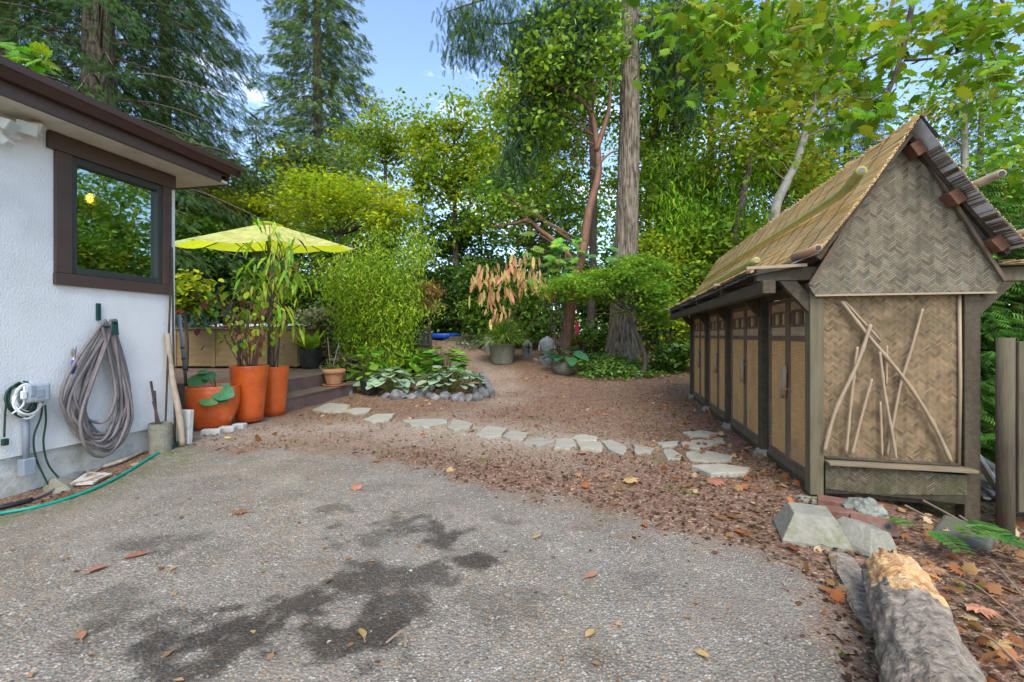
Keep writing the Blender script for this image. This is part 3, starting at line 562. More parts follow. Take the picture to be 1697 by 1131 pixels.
# woven panels
def weave(name, outline, plane, y, cw, ch, mt, seed, base=.010, tilt=.55):
    """zig-zag columns of slanted strips; outline = polygon of (s, z) in local end-wall coordinates"""
    b = MB(); rr = random.Random(seed); xs = [p[0] for p in outline]; zs = [p[1] for p in outline]
    bm_ = bmesh.new()
    nc = int((max(xs)-min(xs))/cw)+2; nr = int((max(zs)-min(zs))/ch)+6
    for c in range(-1, nc):
        for r in range(-4, nr):
            x0 = min(xs)+c*cw; z0 = min(zs)+r*ch; sg = 1 if c % 2 else -1; rise = cw*1.0*sg
            g = rr.uniform(.72,1.22) if rr.random() < .9 else rr.uniform(.5,.7); w = rr.uniform(.95,1.06); col = (g*w, g, g/w)
            e = ch*.085; dy = rr.uniform(0,.002)
            vs = [(x0-.004, y-.001-dy, z0+e), (x0+cw+.004, y+.0015-dy, z0+rise+e), (x0+cw+.004, y-.0008-dy, z0+rise+ch-e), (x0-.004, y-.0038-dy, z0+ch-e)] if sg > 0 else \
                 [(x0-.004, y+.0015-dy, z0+e), (x0+cw+.004, y-.001-dy, z0+rise+e), (x0+cw+.004, y-.0038-dy, z0+rise+ch-e), (x0-.004, y-.0008-dy, z0+ch-e)]
            b.add(vs, [(0,1,2,3)], col)
    me = bpy.data.meshes.new(name); me.from_pydata(b.v, [], b.f); at = me.attributes.new('col','FLOAT_COLOR','POINT'); at.data.foreach_set('color', [q for c in b.c for q in (*c,1)])
    bm = bmesh.new(); bm.from_mesh(me); n = len(outline)
    area = sum(outline[i][0]*outline[(i+1)%n][1]-outline[(i+1)%n][0]*outline[i][1] for i in range(n)); sgn = 1 if area > 0 else -1
    for i in range(n):
        (xa, za_), (xb, zb_) = outline[i], outline[(i+1)%n]; no = Vector(((zb_-za_)*sgn, 0, -(xb-xa)*sgn))
        bmesh.ops.bisect_plane(bm, geom=bm.verts[:]+bm.edges[:]+bm.faces[:], plane_co=(xa,0,za_), plane_no=no, clear_outer=True)
    bm.to_mesh(me); bm.free()
    pn = MB().prism([(x, y+.006, z) for x, z in outline], (0,.012,0)).build(name, mt, shed)
    a_ = pn.data.attributes.new('col','FLOAT_COLOR','POINT'); a_.data.foreach_set('color', [.22,.22,.22,1]*len(pn.data.vertices))
    o = link('woven_strips', me, mt, pn); o['kind'] = 'stuff'; return pn
q = lambda x, y, o=0: (SF(x,y,o).x, SF(x,y,o).z)
weave('gable_panel', [(-.035,1.435),(.0,1.372),(1.0,1.372),(1.035,1.435),(.555,2.345),(.47,2.345)], 0, -.035, .036, .0185, weavegrey, 1)
weave('end_panel', [(PW-.01,.25),(SW-PW,.25),(SW-PW,1.38),(PW-.01,1.38)], 0, .03, .031, .016, weavebrown, 2)
weave('skirt_panel', [(PW-.01,-.02+.06),(.3,.055),(.6,.045),(SW-PW,.03),(SW-PW,.215),(PW-.01,.24)], 0, -.02, .034, .0175, weavemoss, 3)
MB().box(PW-.008,SW-PW+.03,-.075,.03,.243,.262).build('ledge', mat('mossy_ledge',(.14,.11,.07),(.24,.19,.12),scale=10,rough=.9,bump=.4,stretch=(.5,3,3),stain=(.09,.1,.03),sscale=5,samt=.6), shed, bevel=.003)
gt = MB(); gt.beam((-.035,-.06,1.435),(.47,-.06,2.345),.02,.02,up=(0,1,0)).beam((1.035,-.06,1.435),(.555,-.06,2.345),.02,.02,up=(0,1,0)); gt.build('gable_batten', framewood, shed)
MB().beam((.0,-.05,1.365),(1.0,-.05,1.365),.012,.008,up=(0,1,0)).build('gable_batten', bambootan, shed)
MB().tube([(SW-PW-.02,.015,.28),(SW-PW-.015,.012,.8),(SW-PW-.018,.015,1.375)], .010, 8).build('corner_cane', bambootan, shed, smooth=True)
MB().tube([(PW,.01,.275),(.5,.008,.272),(SW-PW-.02,.01,.272)], .011, 8).build('base_cane', darkwood, shed, smooth=True)
def cane(pts, r, m_=None, nodes=4):
    w = smooth_path([SF(x, y, -.002-.012*d)+Vector((0,0,0)) for x, y, d in pts], 8); b = MB(); n = len(w)
    rad = [r*(1.28 if nodes and i % max(2, n//(nodes+1)) == 0 and 0 < i < n-1 else 1) for i in range(n)]
    return b.tube(w, rad, 8).build('cane', m_ or bambootan, shed, smooth=True)
for pts, r in (([(1395,500,1),(1435,552,1),(1500,630,1),(1545,700,1),(1576,765,1)], .0115), ([(1443,538,2),(1420,605,2),(1385,680,2),(1366,748,2)], .0115),
               ([(1421,575,1),(1412,650,1),(1402,752,1)], .009), ([(1445,628,1),(1428,690,1),(1412,753,1)], .008), ([(1458,583,1),(1466,650,1),(1477,710,2),(1485,760,2)], .009),
               ([(1470,573,0),(1469,640,0)], .006), ([(1459,666,0),(1462,757,0)], .007), ([(1529,512,0),(1510,580,0),(1492,640,0),(1470,756,0)], .008), ([(1400,500,0),(1460,566,0)], .007)):
    cane(pts, r)
# roof
AP, KX, KZ, EX, EZ = (.51, 2.43), -.03, 1.635, -.36, 1.56
def prof(u):   # left roof profile: 0 ridge, .8 knee, 1 eave
    if u < .8: t = u/.8; return AP[0]+(KX-AP[0])*t, AP[1]+(KZ-AP[1])*t-.03*math.sin(math.pi*t)
    t = (u-.8)/.2; return KX+(EX-KX)*t, KZ+(EZ-KZ)*t
def profR(u): x, z = prof(u); return 2*AP[0]-x, z
Y0, Y1 = -.20, LEN+.30
for side, pf in (('left', prof), ('right', profR)):
    b = MB(); us = [i/10 for i in range(11)] if side == 'left' else [i/10 for i in range(9)]
    for j in range(len(us)-1):
        (xa, za_), (xb, zb_) = pf(us[j]), pf(us[j+1]); y0 = (Y0+.02 if side == 'left' else Y0-.012) if us[j] < .79 else .45
        b.add([(xa,y0,za_-.012),(xb,y0,zb_-.012),(xb,Y1-.05,zb_-.012),(xa,Y1-.05,za_-.012)], [(0,1,2,3)])
    b.build('roof_backing', foil, shed)
def thatch(pf, seed, n, umax, in_=0):
    rr = random.Random(seed); b = MB()
    for i in range(n):
        u = rr.random()*umax; ln = rr.uniform(1.0,2.4); yy = rr.uniform(Y0-1.2, Y1-.1)
        y0 = max(yy, Y0+in_-rr.uniform(0,.02)); y1 = min(yy+ln, Y1+rr.uniform(-.06,.05))
        if u > .79 and y0 < .42: y0 = .42+rr.uniform(0,.08)
        if y1-y0 < .08: continue
        x, z = pf(u); du = rr.uniform(-.008,.008); x2, z2 = pf(min(umax, max(0, u+du))); w = rr.uniform(.0022,.0046); h = rr.uniform(.002,.016); h2 = h+rr.uniform(-.006,.006)
        xa, za_ = pf(max(0,u-.01)); xb, zb_ = pf(min(1,u+.01)); t = Vector((xb-xa,0,zb_-za_)).normalized(); nn = Vector((-t.z if t.x < 0 else t.z,0,abs(t.x))); nn = Vector((t.z,0,-t.x)); nn = nn if nn.z > 0 else -nn
        g = rr.uniform(.72,1.2)*(1 if rr.random() > .08 else .6); col = (g*rr.uniform(.95,1.06), g, g*rr.uniform(.85,1.05))
        p0 = Vector((x,y0,z))+nn*h; p1 = Vector((x2,y1,z2))+nn*max(0.001,h2)
        b.add([p0-t*w, p0+nn*w*.9, p0+t*w, p1-t*w, p1+nn*w*.9, p1+t*w], [(0,3,4,1),(1,4,5,2),(0,1,2),(3,5,4)], col)
    return b
o = thatch(prof, 5, 9000, 1.0).build('thatch', thatchm, shed, colour=True); o['kind'] = 'stuff'
o = thatch(profR, 6, 3500, .8, .03).build('thatch', thatchm, shed, colour=True); o['kind'] = 'stuff'
rd = MB(); rr = random.Random(9)
for i in range(900):
    y = rr.uniform(Y0-.02,Y1); x = AP[0]+rr.uniform(-.05,.05); b_ = Vector((x, y, AP[1]+.012-abs(x-AP[0])*.9)); d = Vector((rr.uniform(-.02,.02), rr.uniform(-.14,.14), rr.uniform(-.005,.03)))
    rd.tube([b_, b_+d], [.003,.002], 4, col=(rr.uniform(.55,1.1),)*3)
o = rd.build('ridge_thatch', thatchm, shed, colour=True); o['kind'] = 'stuff'
k = 0; y = .05
while y < Y1-.1:       # dark stitching lines down the slope
    w = [Vector((*[prof(.02+.97*j/14 if y > .45 else .02+.76*j/14)[0]], y+.02*math.sin(j*1.9+k), prof(.02+.97*j/14 if y > .45 else .02+.76*j/14)[1]))+Vector((-.016,0,.012)) for j in range(15)]
    MB().tube(w, .0026, 5).build('stitching', darkwood, shed); y += .30+.03*math.sin(k*2.3); k += 1
# verge boards, ridge cap, rafters, purlin ends, foil strip under the verge
for pf, sg in ((prof,-1),(profR,1)):
    (xa,za_),(xb,zb_) = pf(0.03), pf(.79); yv = Y0+.06 if sg < 0 else -.062
    MB().beam((xa,yv,za_-.045),(xb,yv,zb_-.045),.03,.035,up=(0,1,0)).build('verge_rafter', darkwood, shed)
    for u in (.12,.42,.74):
        x, z = pf(u); tx, tz = pf(u+.02); t = Vector((tx-x,0,tz-z)).normalized(); nn = Vector((t.z,0,-t.x)); nn = nn if nn.z > 0 else -nn; c = Vector((x,0,z))-nn*.05
        b = MB(); A = [c-t*.045-nn*.03, c+t*.045-nn*.03, c+t*.045+nn*.03, c-t*.045+nn*.03]; ys = -.028 if sg < 0 else Y0+.07; b.prism([p+Vector((0,ys,0)) for p in A], (0,Y1-ys-.1,0)).build('purlin', mat('red_brown_purlin',(.13,.06,.035),(.19,.09,.055),scale=9,rough=.8,bump=.3,stretch=(3,.4,3)) if 'red_brown_purlin' not in MATS else MATS['red_brown_purlin'], shed, bevel=.003)
cap = MB(); cap.prism([(.41,Y0-.01,2.30),(.51,Y0-.01,2.445),(.51,Y0-.01,2.425),(.425,Y0-.01,2.29)], (0,.35,0)).prism([(.61,Y0-.012,2.30),(.51,Y0-.012,2.445),(.51,Y0-.012,2.425),(.595,Y0-.012,2.29)], (0,.35,0)); cap.build('ridge_cap', shingle, shed)
MB().prism([(.45,-.03,2.34),(.57,-.03,2.34),(.51,-.03,2.42)], (0,.02,0)).build('gable_peak_board', MATS['red_brown_purlin'], shed)
# underside reeds on the right slope verge
b = MB(); rr = random.Random(12)
for i in range(85):
    u = rr.uniform(.14,.78); x, z = profR(u); b.tube([(x,Y0-rr.uniform(0,.015),z-.02+rr.uniform(-.004,.004)),(x,-.02,z-.02)], .0022, 4, col=(rr.uniform(.06,.3),)*3)
o = b.build('verge_reeds', thatchm, shed, colour=True); o['kind'] = 'stuff'
# poles lying on the thatch
nR = (sx_*-.8+Vector((0,0,.53))).normalized(); pR = fromS((AP[0],0,AP[1]+.035))
def pole(pts, r, m_, seed=0, lift=0):
    w = smooth_path([toS(hit(x, y, pR+nR*(lift+[.11,.07,.035,.01,0,0,0][i_]), nR)) for i_, (x, y) in enumerate(pts)], 10); n = len(w); rad = [r*(1-.35*i/n)*(1.1 if i % 4 == 0 else 1) for i in range(n)]
    MB().tube(w, rad, 12).build('bamboo_pole', m_, shed, smooth=True)
    d = (w[0]-w[1]).normalized(); MB().tube([w[0]-d*.002, w[0]+d*.003], r*.62, 10).build('pole_hollow', blackplastic, shed)
pole([(1428,283),(1398,318),(1355,348),(1300,382),(1240,418),(1195,447),(1167,467)], .027, bamboogreen, lift=.03)
w = [(EX+.05,.12,EZ+.075),(EX+.05,1.5,EZ+.07),(EX+.08,3,EZ+.06),(EX+.1,5.0,EZ+.05)]; w = smooth_path(w, 10)
MB().tube(w, [.026*(1.1 if i % 5 == 0 else 1)*(1-.2*i/len(w)) for i in range(len(w))], 12).build('bamboo_pole', bamboogreen, shed, smooth=True)
MB().tube([(EX+.05,.112,EZ+.075),(EX+.05,.118,EZ+.075)], .018, 10).build('pole_hollow', bambootan, shed)
tanp = mat('rusty_bamboo', (.36,.19,.10), (.46,.29,.17), scale=7, rough=.6, bump=.1)
w = [toS(hit(x, y, pR+nR*.03, nR)) for x, y in ((1356,411),(1335,420),(1316,427))]; MB().tube(w, .025, 12).build('bamboo_pole', tanp, shed, smooth=True); MB().tube([w[0], w[0]-(w[1]-w[0]).normalized()*.003], .016, 10).build('pole_hollow', blackplastic, shed)
for u, l in ((.43,.18),(.77,.10)):
    x, z = profR(u); MB().tube([(x+.05,Y0-l*.6,z+.05),(x+.05,1.5,z+.05),(x+.05,4.5,z+.05)], .024, 10).build('bamboo_pole', bambootan, shed, smooth=True); MB().tube([(x+.05,Y0-l*.6-.003,z+.05),(x+.05,Y0-l*.6,z+.05)], .015, 10).build('pole_hollow', blackplastic, shed)
# front of the pent roof: shingle boards, edge battens, right pent thatch
rr = random.Random(4)
for i in range(24):
    y = -.02+i*.21; z = EZ-.035
    MB().add([(KX-.02,y,KZ-.05),(EX+.0,y,z),(EX+.0,y+.24,z+.012),(KX-.02,y+.24,KZ-.038),(KX-.02,y,KZ-.06),(EX,y,z-.01),(EX,y+.24,z+.002),(KX-.02,y+.24,KZ-.048)], [(0,1,2,3),(7,6,5,4),(0,4,5,1),(1,5,6,2),(2,6,7,3),(3,7,4,0)], (rr.uniform(.5,1.3),)*3).build('roof_board', shingle, shed, colour=True)
for t in POST: MB().beam((EX-.06,t-.05,EZ-.0),(KX-.02,t-.05,EZ+.01),.02,.02).build('edge_batten', bambootan, shed); MB().beam((EX-.03,t+.02,EZ-.02),(EX-.03,t+.35,EZ-.015),.025,.018).build('edge_batten', darkwood, shed)
b = MB()
for i in range(500):
    y = rr.uniform(-.1,LEN); x = SW+rr.uniform(.06,.42); z = 1.545+.02*rr.random(); b.tube([(x,y,z),(x+rr.uniform(-.02,.02),y+rr.uniform(.1,.4),z+.01)], .003, 4, col=(rr.uniform(.5,1.1),)*3)
o = b.build('eave_thatch', thatchm, shed, colour=True); o['kind'] = 'stuff'
MB().box(SW+.03,SW+.42,-.05,LEN,1.532,1.542).build('eave_board', darkwood, shed)
# footings under the posts
for i, t in enumerate(POST):
    if i:
        c = fromS((.03,t+.04,0)); c.z = gz(c.x, c.y)-.02
        bl = MB().lathe([(.105,0),(.105,.03),(.075,.085),(.05,.09)], c, 4, rz=SRZ+math.pi/4)
        single(bl, 'footing_block', 'small concrete footing under the %s door-side post of the thatched shed' % ['','second','third','fourth','farthest'][i], 'block', oldconc, c, 'shed post footings', bevel=.008)
# ================================================================= leaf helpers
def tmpl(v, f): return np.array(v, float), np.array(f, int)
TM = {
 'diamond': tmpl([(0,0,0),(.42,.29,.07),(1,0,-.06),(.42,-.29,.07)], [(0,1,2),(0,2,3)]),
 'small': tmpl([(0,0,0),(.35,.30,.05),(.8,.22,.02),(1,0,-.05),(.8,-.22,.02),(.35,-.30,.05)], [(0,1,2),(0,2,3),(0,3,4),(0,4,5)]),
 'lance': tmpl([(0,0,0),(.3,.085,.03),(.3,-.085,.03),(.7,.06,-.05),(.7,-.06,-.05),(1,0,-.2)], [(0,1,2),(2,1,3),(2,3,4),(4,3,5)]),
 'blade': tmpl([(0,.02,0),(0,-.02,0),(.4,.018,.12),(.4,-.018,.12),(.75,.012,.02),(.75,-.012,.02),(1,0,-.22)], [(0,1,3),(0,3,2),(2,3,5),(2,5,4),(4,5,6)]),
}
_v = [(0,0,0),(1,0,-.12)]; _f = []
for i in range(6):
    t = .08+.14*i; w = .34*(1-.55*t); b0 = len(_v)
    for s in (1,-1):
        b0 = len(_v); _v += [(t-.05,0,-.02*t),(t+.05,0,-.02*t),(t+.20,s*w,-.10-.1*t)]; _f.append((b0,b0+1,b0+2))
_v += [(.75,.035,-.05),(.75,-.035,-.05)]; _f.append((len(_v)-2,len(_v)-1,1)); TM['spray'] = tmpl(_v, _f)
def lobed(lobes, notch, rr=1.0):
    v = [(.0,0,0)]; n = len(lobes); pts = []
    for i, (a, l) in enumerate(lobes):
        a = R(a); pts.append((.32+l*math.cos(a), l*math.sin(a), -.10*l*l))
        if i < n-1: b = R((lobes[i][0]+lobes[i+1][0])/2); pts.append((.32+notch*math.cos(b), notch*math.sin(b), .03))
    v = [(.32,0,.04)]+pts+[(0,0,0)]; m = len(v); f = [(0,i,i+1) for i in range(1,m-1)]+[(0,m-1,1)]
    return tmpl(v, f)
TM['maple'] = lobed([(-155,.34),(-108,.50),(-84,.43),(-52,.66),(-34,.50),(-12,.55),(0,.76),(12,.55),(34,.50),(52,.66),(84,.43),(108,.50),(155,.34)], .34)
TM['jmaple'] = lobed([(-115,.42),(-58,.62),(0,.7),(58,.62),(115,.42)], .12)
def norm(a): return a/np.maximum(np.linalg.norm(a, axis=1, keepdims=True), 1e-9)
def leafmesh(name, parent, pos, size, tm, col, mt, d=None, up=None, rs=None, wide=1.0, kind=None):
    v, f = TM[tm]; n = len(pos); rs = rs or np.random.RandomState(1)
    if d is None: d = rs.normal(size=(n,3))*(1,1,.6)+(0,0,-.35)
    d = norm(d)
    if up is None: up = rs.normal(size=(n,3))*.55+(0,0,1)
    s = norm(np.cross(up, d)); u = np.cross(d, s); off = np.array(ROOT[parent.name])
    size = np.broadcast_to(np.asarray(size, float), (n,))[:,None,None]
    co = (pos-off)[:,None,:]+size*(v[None,:,0:1]*d[:,None,:]+wide*v[None,:,1:2]*s[:,None,:]+v[None,:,2:3]*u[:,None,:])
    k = len(v); me = bpy.data.meshes.new(name); me.vertices.add(n*k); me.vertices.foreach_set('co', co.astype(np.float32).ravel())
    idx = (np.arange(n)[:,None,None]*k+f[None]).ravel().astype(np.int32); me.loops.add(len(idx)); me.loops.foreach_set('vertex_index', idx)
    me.polygons.add(len(idx)//3); me.polygons.foreach_set('loop_start', np.arange(0,len(idx),3,dtype=np.int32))
    a = me.attributes.new('col','FLOAT_COLOR','POINT'); cc = np.ones((n,k,4),np.float32); cc[:,:,:3] = col[:,None,:]; a.data.foreach_set('color', cc.ravel())
    me.update(calc_edges=True); o = link(name, me, mt, parent)
    if kind: o['kind'] = kind
    return o
def tint(rs, n, pal, grp=None, var=.22):
    pal = np.array(pal); i = rs.randint(0, len(pal), n) if grp is None else grp; a = pal[i]; b = pal[rs.randint(0, len(pal), n)]; t = rs.rand(n,1)*.5
    return np.clip((a*(1-t)+b*t)*(1+var*rs.normal(size=(n,1))), .004, 1)
def clusters(rs, c, r, K, n, cr, flat=.6, shell=.45):
    d = norm(rs.normal(size=(K,3))); rad = rs.rand(K,1)**shell; cc = np.array(c)+d*rad*np.array(r)
    nn = rs.poisson(n, K)+3; gi = np.repeat(np.arange(K), nn); cs = cr*(.6+.8*rs.rand(K))
    p = cc[gi]+rs.normal(size=(len(gi),3))*cs[gi][:,None]*(1,1,flat); return cc, p, gi
def tree(name, label, cat, base, trunk, blobs, leaf, pal, seed=1, bark_=None, size=.12, n=60, cr=.4, group=None, mt=None, limbs=.5, up=None, flat=.6, shell=.45, lr=.035, droop=-.35, wide=1.0, tilt=.55, var=.22, trn=9):
    """trunk = [(x,y,z,r)...] world; blobs = [(centre, radii, clusters)]"""
    rs = np.random.RandomState(seed); t = thing(name, label, cat, base, group); b = MB()
    if trunk:
        pts = smooth_path([p[:3] for p in trunk], 5); rad = np.interp(np.linspace(0,1,len(pts)), np.linspace(0,1,len(trunk)), [p[3] for p in trunk]); b.tube(pts, list(rad), trn, rj=lambda i,k: 1+.07*math.sin(i*2.1+k*3.3+seed))
    P_, C_ = [], []
    for c, r, K in blobs:
        cc, p, gi = clusters(rs, c, r, K, n, cr, flat, shell); P_.append(p); C_.append(tint(rs, len(p), pal, rs.randint(0,len(pal),K)[gi], var))
        if trunk:
            for q in cc[:int(K*limbs)]:
                cand = [w for w in pts if w.z < q[2]-.05] or [pts[0]]; w = min(cand, key=lambda w: (w-Vector(q)).length*1+abs((q[2]-w.z)-.6*math.hypot(w.x-q[0], w.y-q[1]))); q = Vector(q); mid = w.lerp(q,.5)+Vector(rs.normal(size=3)*.07*(q-w).length)+Vector((0,0,.06*(q-w).length))
                b.tube(smooth_path([w,mid,q],3), list(np.linspace(lr, lr*.22, 7)), 5, caps=False)
    if trunk: b.build('trunk', bark_ or darkbark, t, smooth=True)
    p = np.concatenate(P_); c = np.concatenate(C_); m_ = len(p); sz = size*(.65+.7*rs.rand(m_)); d = rs.normal(size=(m_,3))*(1,1,.6)+(0,0,droop); u = rs.normal(size=(m_,3))*tilt+(0,0,1)
    leafmesh('crown', t, p, sz, leaf, c, mt or leafm, d, u, rs, wide); return t
def conifer(name, label, X, Y, h, r, z0, Rr, nb, seed, pal, group=None, droop=.5, size=.35, m=55, zt=None, az=None, hang=.5, bk=None, taper=.75, zb=None):
    rs = np.random.RandomState(seed); g = gz(X,Y) if zb is None else zb; t = thing(name, label, 'tree', (X,Y,g), group); b = MB()
    tz = np.linspace(0,h,16); b.tube([(X+.05*math.sin(z*.4+seed),Y,g+z-.2) for z in tz], [max(.03,r*(1-z/h*.9)*(1.25 if z == 0 else 1)) for z in tz], 12, rj=lambda i,k: 1+.08*math.sin(i*1.3+k*2.4))
    P_,D_,S_ = [],[],[]
    for i in range(nb):
        f = ((i+.5)/nb)**.95; z = z0+(min(h,zt or h)-z0)*f; ln = Rr*max(.06,(1-(z-z0)/(h-z0)))**taper*rs.uniform(.7,1.12); a = i*2.39996+rs.uniform(-.3,.3)
        if az is not None: a = rs.uniform(*az)
        o = np.array((math.cos(a),math.sin(a),0)); sd_ = np.array((-o[1],o[0],0)); s = np.linspace(0,1,7); dr = droop*rs.uniform(.6,1.4)
        path = np.array((X,Y,g+z))+o*(s*ln)[:,None]+np.array((0,0,1))*((.12*s-dr*s**2+.22*dr*s**5)*ln)[:,None]
        b.tube([Vector(q) for q in path], list(np.linspace(.010+.007*ln,.004,7)), 4, caps=False)
        k = max(6,int(m*ln/Rr)); tt = .12+.88*rs.rand(k)**.75; q = np.stack([np.interp(tt,s,path[:,j]) for j in range(3)],1)
        lat = rs.uniform(-1,1,k)*.34*ln*(1-tt*.75); q = q+sd_*lat[:,None]+np.array((0,0,-1))*(np.abs(lat)*.25+rs.rand(k)*hang*.35)[:,None]
        P_.append(q); D_.append(o*(.75*rs.rand(k)+.25)[:,None]+sd_*(np.sign(lat)*rs.rand(k)*.9)[:,None]+np.array((0,0,-1))*(hang*(.3+rs.rand(k)))[:,None]); S_.append(size*(.6+.7*rs.rand(k))*(1-.3*tt))
    b.build('trunk', bk or bark, t, smooth=True); p = np.concatenate(P_); leafmesh('crown', t, p, np.concatenate(S_), 'spray', tint(rs,len(p),pal), needle, np.concatenate(D_), rs.normal(size=(len(p),3))*.5+(0,0,1), rs); return t
# single leaves as objects of their own
LM = {}
def leafshape(kind):
    if kind in LM: return LM[kind]
    b = MB(); n = 7
    prm = {'lance':(.165,.35,.05),'oval':(.30,.10,.10),'round':(.47,.12,.10),'heart':(.46,.10,.14),'strap':(.085,.45,.06),'tan':(.13,.12,.05)}[kind]
    w, bend, cup = prm; rows = []
    for i in range(n+1):
        t = i/n; ww = w*(math.sin(math.pi*min(1,t*.93+.05))**(.75 if kind in ('round','heart') else .9)); ww *= (1.25 if kind == 'heart' and t < .4 else 1)
        z = -bend*t*t; rows.append([(t-(.10 if kind == 'heart' and t < .2 else 0),-ww,z+cup*ww*1.5),(t,0,z),(t-(.10 if kind == 'heart' and t < .2 else 0),ww,z+cup*ww*1.5)])
    vs = [p for r in rows for p in r]; fs = []
    for i in range(n):
        for j in range(2): a = i*3+j; fs.append((a,a+1,a+4,a+3))
    me = bpy.data.meshes.new('leaf_'+kind); me.from_pydata(vs,[],fs); me.polygons.foreach_set('use_smooth',[True]*len(fs)); me.update(); LM[kind] = me; return me
def tmesh(tm):
    if tm not in LM:
        v, f = TM[tm]; me = bpy.data.meshes.new('leaf_'+tm); me.from_pydata(v.tolist(),[],f.tolist()); me.update(); LM[tm] = me
    return LM[tm]
LMM = {}
def leafobj(parent, kind, p, d, up, s, mt, name='leaf', wide=1):
    key = (kind, mt.name)
    if key not in LMM:
        src = tmesh(kind) if kind in TM else leafshape(kind); me = src.copy(); me.materials.clear(); me.materials.append(mt); LMM[key] = me
    o = bpy.data.objects.new(name, LMM[key]); COL.objects.link(o); o.parent = parent; ROOT[o.name] = ROOT[parent.name]
    d = Vector(d).normalized(); sd_ = Vector(up).cross(d)
    if sd_.length < 1e-3: sd_ = Vector((1,0,0)).cross(d)
    sd_.normalize(); u = d.cross(sd_); m_ = Matrix((d*s, sd_*s*wide, u*s)).transposed().to_4x4(); m_.translation = Vector(p)-ROOT[parent.name]; o.matrix_local = m_; return o
def rv(r, s=1): return Vector((r.gauss(0,1), r.gauss(0,1), r.gauss(0,1)))*s
def rosette(parent, c, n, rad, h, size, kind, mt, seed, stem=None, el=(.2,1.0), wide=1.0):
    """broad-leaf clump: leaves on short stalks rising from c"""
    r = random.Random(seed); c = Vector(c); b = MB()
    for i in range(n):
        a = i*2.4+r.uniform(-.4,.4); e = r.uniform(*el); f = math.sqrt((i+.5)/n); o = Vector((math.cos(a), math.sin(a), 0)); p = c+o*rad*f*r.uniform(.7,1.1)+Vector((0,0,h*(1.05-.75*f*f)*r.uniform(.8,1.1)))
        b.tube(smooth_path([c+o*.02, c.lerp(p,.6)+Vector((0,0,.03)), p],2), .004, 4, caps=False)
        leafobj(parent, kind, p, o*math.cos(e*.6)+Vector((0,0,.35-e*.7))+rv(r,.15), Vector((0,0,1))+o*.25+rv(r,.2), size*r.uniform(.65,1.2), mt, wide=wide)
    b.build('stalks', stem or MATS['green_stem'], parent)
stemm = mat('green_stem', (.10,.14,.03), (.16,.19,.05), scale=20, rough=.6, bump=0)
LG = leafmat('hosta_green', (.14,.34,.035), .3, .4, .4); LY = leafmat('yellow_green_leaf', (.34,.44,.03), .4, .45, .35); LS = leafmat('silver_leaf', (.27,.37,.24), .2, .5, .25); LB = leafmat('blue_green_leaf', (.06,.19,.085), .2, .35, .3)
LT = leafmat('tan_dead_leaf', (.56,.37,.15), .35, .7, .25); LV = leafmat('drooping_green_leaf', (.24,.40,.035), .4, .4, .35); LR = leafmat('brown_dry_leaf', (.16,.07,.035), .25, .7, .4); LD = leafmat('dark_green_leaf', (.055,.16,.03), .2, .35, .35); LM_ = leafmat('maple_leaf', (.15,.30,.018), .45, .45, .35); LMY = leafmat('maple_leaf_yellow', (.36,.36,.03), .5, .45, .3)
LO = leafmat('fallen_leaf', (.36,.21,.095), .15, .8, .4)
# ================================================================= deck, steps and what stands there
dd = Vector((.135,1,0)).normalized(); dn = Vector((dd.y,-dd.x,0)); DC = Vector((-3.30,6.30,0)); DRZ = math.atan2(dn.y, dn.x)
deck = thing('wooden_deck', 'brown painted wooden deck with two wide steps', 'deck', DC, rz=DRZ, local=True)
# local: x out to the right, y away from the camera
MB().box(-7,-.70,.05,5.4,-.1,.385).build('deck_frame', darkwood, deck)
for i in range(44): MB().box(-7,-.66,.0+i*.125,.119+i*.125,.388,.415).build('deck_board', deckm, deck, bevel=.003)
for i in range(3): MB().box(-.655+i*.125,-.54+i*.125,.0,2.25,.388,.413).build('deck_board', deckm, deck, bevel=.003)
MB().box(-.66,-.29,.02,2.23,.20,.386).build('upper_riser', deckm, deck, bevel=.003)
for i in range(3): MB().box(-.30+i*.125,-.181+i*.125,-.02,2.35,.182,.207).build('step_board', deckm, deck, bevel=.003)
MB().box(-.66,.055,.0,2.33,-.05,.181).build('lower_riser', deckm, deck, bevel=.003)
MB().box(-7,-.66,-.03,-.002,.0,.413).build('deck_fascia', deckm, deck, bevel=.003)
def Dk(x, y, z=.415):    # pixel on the deck plane
    o = Vector((0,0,H)); d = Vector(((x-CX)/F,1,(HY-y)/F)); t = (z-H)/d.z; return o+d*t
# orange pots
def pot(name, label, c, r0, r1, h, mt, n=28, sq=0, rz=0, rim=.02, group=None, fill=.93, bulge=0):
    t = thing(name, label, 'pot', c, group); b = MB(); prf = []
    for i in range(9): f = i/8; prf.append((r0+(r1-r0)*f+bulge*math.sin(math.pi*f), h*f))
    w = rim; b.lathe(prf+[(r1+.0,h+.006),(r1-w,h+.006),(r1-w-.004,h*fill-.02),(.02,h*fill-.02)], c, n, sq, rz); b.build('body', mt, t, smooth=True)
    s = MB().lathe([(r1-w-.006,h*fill-.015),((r1-w)*.5,h*fill+.012),(.01,h*fill+.01)], c, n, sq, rz).build('soil', soil, t); rough(s,.012,30); return t
def at(x, y): p = G(x, y); return p
p1 = G(341,716); p1.y += .22; p1.x -= .06
pt1 = pot('orange_pot', 'short wide glazed orange pot nearest the house, three round leaves', p1, .17, .272, .50, orange, 32, .55, .5, .025, 'orange glazed pots', .86, .045)
p2_ = G(400,704); p2_.y += .17; p2_.z = gz(p2_.x,p2_.y)+.02
pt2 = pot('orange_pot', 'tall glazed orange pot, middle of three, with dry reddish stems', p2_, .155, .222, .69, orange, 36, 0, 0, .02, 'orange glazed pots')
p3_ = G(446,691); p3_.y += .17; p3_.x -= .03
